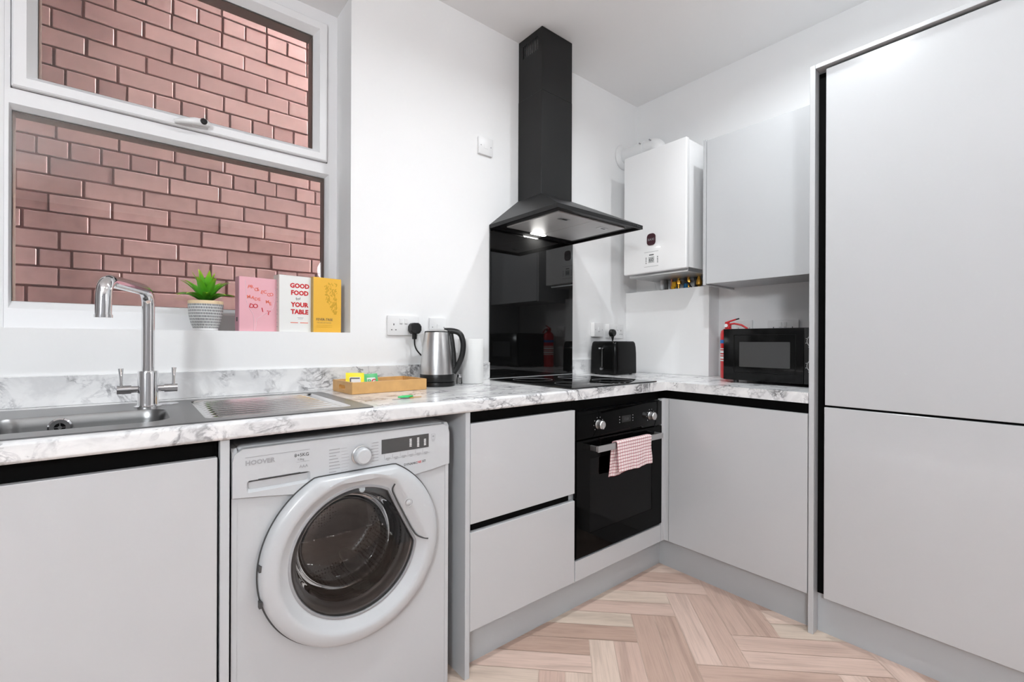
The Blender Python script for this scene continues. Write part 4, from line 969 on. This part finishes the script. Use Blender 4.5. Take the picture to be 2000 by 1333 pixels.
EX, EY = -.160, -.695
t = thing('fire_extinguisher', 'small red fire extinguisher standing behind the microwave in the niche', 'fire extinguisher', (EX, EY, ZWT))
build('cylinder', MB().lathe([(.0001, .001), (.034, .001), (.0375, .006), (.038, .235), (.034, .252), (.022, .262), (.014, .266), (.0001, .266)], n=36), M['red'], t, 50, local=True)
[build('instruction_label', MB().lathe([(.0384, z_), (.0384, z_+h_)], n=36), M['whiteink'], t, 50, local=True) for z_, h_ in ((.092, .006), (.104, .012), (.122, .005), (.134, .014), (.154, .005))]
build('blue_band', MB().lathe([(.0385, .186), (.0385, .204)], n=36), M['bluelabel'], t, 50, local=True)
build('valve_head', MB().cyl((0, 0, .266), (0, 0, .275), .016, n=20).box(-.012, .012, -.014, .014, .274, .290, .003), M['red'], t, local=True)
dv = Vector((.25, -.97, 0))
build('carry_handle', MB().tube(bend([(0, 0, .288), (.01, -.03, .292), (.022, -.065, .283), (.030, -.095, .263)], .03, 5), .005, 10, rs=[(.006, .004)]*20), M['red'], t, 60, local=True) if False else build('carry_handle', MB().tube([(0, 0, .287), (.008, -.030, .290), (.018, -.062, .282), (.026, -.090, .262)], .005, 10), M['red'], t, 60, local=True)
build('squeeze_lever', MB().tube([(-.004, .010, .296), (.004, -.012, .304), (.012, -.035, .312)], .0045, 10).box(-.008, .006, -.006, .014, .288, .300, .002), M['red'], t, 60, local=True)
build('lever_grip', MB().tube([(.012, -.035, .312), (.018, -.050, .316)], .0035, 8), M['blackplastic'], t, local=True)
build('pressure_gauge', MB().cyl((-.014, 0, .280), (-.024, 0, .280), .009, n=18), M['chrome'], t, local=True)

# ================================================================== WINDOW SILL THINGS
t = thing('potted_plant', 'small bright green leafy plant in a black-dashed white pot on windowsill', 'plant', (-2.409, .060, WZ0))
pot = build('pot', MB().lathe([(.0001, .0005), (.034, .0005), (.036, .003), (.0365, .008), (.0440, .026), (.0500, .055), (.0520, .080), (.0522, .092)], n=48), M['pot'], t, 60, local=True)
build('pot_rim', MB().lathe([(.0524, .0921), (.0526, .102), (.0515, .1035), (.0485, .1030), (.0480, .090)], n=48), M['potrim'], t, 60, local=True)
build('pot_foot', MB().lathe([(.0345, .0006), (.0372, .0010), (.0372, .0075), (.0365, .0085)], n=48), M['whiteplastic'], t, 60, local=True)
build('soil', MB().lathe([(.0001, .094), (.048, .092)], n=32), M['soil'], t, local=True)
lf = MB()
random.seed(11)
def leaf(az, tilt, ln, wd, curl):
    d = Vector((math.cos(az), math.sin(az), 0)); sd = Vector((-math.sin(az), math.cos(az), 0))
    def path(v):
        a = tilt + curl*v; # integrate roughly
        x = y = 0; N = 10
        for k in range(N):
            tt = v*(k+.5)/N; aa = tilt + curl*tt*tt; x += math.sin(aa)*ln*v/N; y += math.cos(aa)*ln*v/N
        return d*(x+.006) + Vector((0, 0, .095+y))
    def fn(u, v):
        wv = wd*(math.sin(math.pi*min(1, (.18+.82*v)))**.8)*(1 if v < .97 else .1)
        s = (u-.5)*2; p = path(v); return p + sd*s*wv + (Vector((0, 0, 1))*math.sin(tilt+curl*v)-d*math.cos(tilt+curl*v)*.6)*abs(s)*wv*.45
    lf.grid(fn, 4, 12, lambda u, v: (u, v))
for k in range(7): leaf(2*math.pi*k/7+.4, R(8+5*(k % 2)), random.uniform(.105, .128), .0125, R(14))
for k in range(9): leaf(2*math.pi*k/9+.1, R(30), random.uniform(.100, .118), .0130, R(34))
for k in range(9): leaf(2*math.pi*k/9+.45, R(52), random.uniform(.090, .105), .0120, R(62))
build('foliage', lf, M['leaf'], t, 70, local=True)

def book(name, label, x, y, w_, th_, h_, rz, mc, ms):
    t = thing(name, label, 'book', (x, y, WZ0), rz)
    # local: spine at x=0 side, cover facing -y
    build('cover', MB().box(0, w_, 0, .0022, .0005, h_).box(0, w_, th_-.0022, th_, .0005, h_), mc, t, 0, local=True)
    build('spine', MB().box(-.0022, 0, 0, th_, .0005, h_), ms, t, 0, local=True)
    build('page_block', MB().box(.0003, w_-.004, .0024, th_-.0024, .0035, h_-.003), M['pages'], t, 0, local=True)
    return t
M['pinkcov'] = mat('pink cover', (.78, .42, .47), .45); M['pinksp'] = mat('pink spine', (.55, .28, .33), .5); M['paleline'] = mat('pale pink line', (.88, .66, .70), .5)
M['whitecov'] = mat('white cover', (.80, .80, .78), .5); M['greysp'] = mat('beige spine', (.60, .54, .50), .5)
M['orangecov'] = mat('orange cover', (.82, .46, .05), .45); M['olivesp'] = mat('ochre spine', (.46, .32, .10), .5); M['ochre'] = mat('ochre leaf print', (.60, .34, .02), .5); M['coral'] = mat('coral print', (.75, .16, .10), .6)
X_, Z_ = (1, 0, 0), (0, 0, 1)
b = book('book', 'pink hardback book with red lettering, nearest the potted plant', -2.3145, .008, .128, .040, .1945, R(8), M['pinkcov'], M['pinksp'])
def scatter(word, x, z, dx, dz, size, m_, parent, rots):
    for i, c in enumerate(word):
        if c == ' ': continue
        a = R(rots[i % len(rots)]); text('cover_letter', c, size, (x+dx*i, -.0003, z+dz*i + (.003 if i % 2 else 0)), (math.cos(a), 0, math.sin(a)), (-math.sin(a), 0, math.cos(a)), m_, parent, local=True, bold=.0003)
scatter('PROSECCO', .025, .155, .0108, -.0040, .017, M['coral'], b, [-15, 10, -8, 14])
scatter('MADE ME', .024, .118, .0125, -.0035, .016, M['coral'], b, [8, -12, 5])
scatter('DO IT', .029, .086, .0150, -.0060, .022, M['redink'], b, [-14, 8, 0, 12, -6])
build('glass_drawing', MB().tube([(.018+.004*math.sin(k*.3), -.0003, .182-.012*k) for k in range(7)] + [(.030, -.0003, .085), (.045, -.0003, .060), (.047, -.0003, .03), (.047, -.0003, .004)], .0009, 6).tube([(.118, -.0003, .16), (.120, -.0003, .12), (.110, -.0003, .085), (.075, -.0003, .058), (.056, -.0003, .045), (.052, -.0003, .004)], .0009, 6), M['paleline'], b, 60, local=True)
build('spine_mark', MB().box(-.0026, -.0022, .014, .026, .035, .050), M['ink'], b, 0, local=True)
b = book('book', 'white cookbook with bold red title, middle of three on the windowsill', -2.1860, .006, .117, .050, .2125, R(8), M['whitecov'], M['greysp'])
for w_, z_, s_ in (('GOOD', .168, .0235), ('FOOD', .141, .0235), ('YOUR', .096, .0235), ('TABLE', .069, .0235)): text('cover_title', w_, s_, (.074, -.0003, z_), X_, Z_, M['redink'], b, 'CENTER', local=True, bold=.0011, sx=.98)
text('cover_word', 'for', .016, (.070, -.0003, .122), (1, 0, .25), (-.25, 0, 1), M['ink'], b, 'CENTER', local=True)
build('small_print', MB().box(.066, .088, -.0004, .0002, .054, .0555).box(.068, .086, -.0004, .0002, .049, .0502), M['greyink'], b, 0, local=True)
build('author_print', MB().box(.040, .068, -.0004, .0002, .034, .0368).box(.076, .106, -.0004, .0002, .034, .0368), M['coral'], b, 0, local=True)
sm = MB()
for k in range(12): z_ = .018+.0155*k; sm.box(-.0026, -.0022, .010+.004*(k % 3), .040-.003*(k % 2), z_, z_+.0024)
build('spine_print', sm, M['greyink'], b, 0, local=True)
b = book('book', 'orange-yellow hardback book beside the window reveal', -2.0650, .006, .112, .046, .2150, R(8), M['orangecov'], M['olivesp'])
text('cover_title', 'FEVER-TREE', .0135, (.010, -.0003, .046), X_, Z_, M['ink'], b, local=True, sx=.95)
text('cover_subtitle', 'THE ART OF MIXING', .0062, (.013, -.0003, .036), X_, Z_, M['olivesp'], b, local=True)
build('small_print', MB().box(.012, .075, -.0004, .0002, .026, .0272).box(.012, .075, -.0004, .0002, .020, .0212), M['ochre'], b, 0, local=True)
lfp = MB(); random.seed(5)
for k in range(120):
    z_ = random.uniform(.075, .195); lo = .045 if z_ > .13 else .045+(.13-z_)*.7; x_ = random.uniform(lo, .094)
    a = random.uniform(.6, 2.4); l_ = random.uniform(.004, .007)
    pts = [(x_+l_*math.cos(a)*math.cos(q)-l_*.35*math.sin(a)*math.sin(q), z_+l_*math.sin(a)*math.cos(q)+l_*.35*math.cos(a)*math.sin(q)) for q in [R(60*i) for i in range(6)]]
    lfp.b.faces.new([lfp.b.verts.new((p_[0], -.0003-.000002*k, p_[1])) for p_ in pts])
build('leaf_print', lfp, M['ochre'], b, 0, local=True)
build('spine_print', MB().box(-.0026, -.0022, .018, .026, .05, .185), M['ochre'], b, 0, local=True)

# ================================================================== ADDED FILL GLOBES (unseen, behind the camera, to even the light)
for x, y, z, pw, lab in ((-.65, -3.8, 2.0, 8, 'added white fill globe, unseen behind the camera on the right'), (-3.95, -3.0, 2.0, 102, 'added white fill globe, unseen behind the camera on the left')):
    t = thing('fill_globe', lab, 'added fill light', (x, y, H))
    build('ceiling_rose', MB().lathe([(.0001, -.0005), (.05, -.0005), (.045, -.02), (.0001, -.022)], n=28), M['whiteplastic'], t, local=True)
    build('cable', MB().cyl((0, 0, -.021), (0, 0, z-H+.16), .003, n=8), M['blackplastic'], t, local=True)
    gm = mat('added fill globe glow', (.9, .9, .9), .3, emit=(.95, 1, 1.035), estr=pw)
    build('glass_globe', MB().lathe([(max(.0001, .165*math.sin(math.pi*k/16)), z-H-.165*math.cos(math.pi*k/16)) for k in range(17)], n=32), gm, t, 60, local=True)
    build('globe_fitting', MB().lathe([(.0001, z-H+.185), (.035, z-H+.18), (.04, z-H+.17), (.0001, z-H+.168)], n=24), M['whiteplastic'], t, local=True)

# ================================================================== CEILING DOWNLIGHTS
d0 = None
PLACE = ['in line with the hob', 'added as unseen fill nearest the wall cabinet', 'in the middle of the room, right of the camera', 'added as unseen fill above the camera position']
for (x, y, pw), pl in zip(DOWNLIGHTS, PLACE):
    t = thing('downlight', 'round recessed white ceiling downlight ' + pl, 'ceiling light', (x, y, H), group='recessed ceiling downlights')
    build('bezel', MB().lathe([(.030, -.002), (.033, -.006), (.043, -.005), (.045, -.0005)], n=32), M['whiteplastic'], t, local=True)
    build('lamp_lens', MB().lathe([(.0001, -.0025), (.030, -.0025)], n=32), M['downglow'], t, local=True)
    area('downlight_beam', (0, 0, -.008), .08, pw, (0, 0, -1), color=(.95, 1, 1.035), parent=t, spread=160)
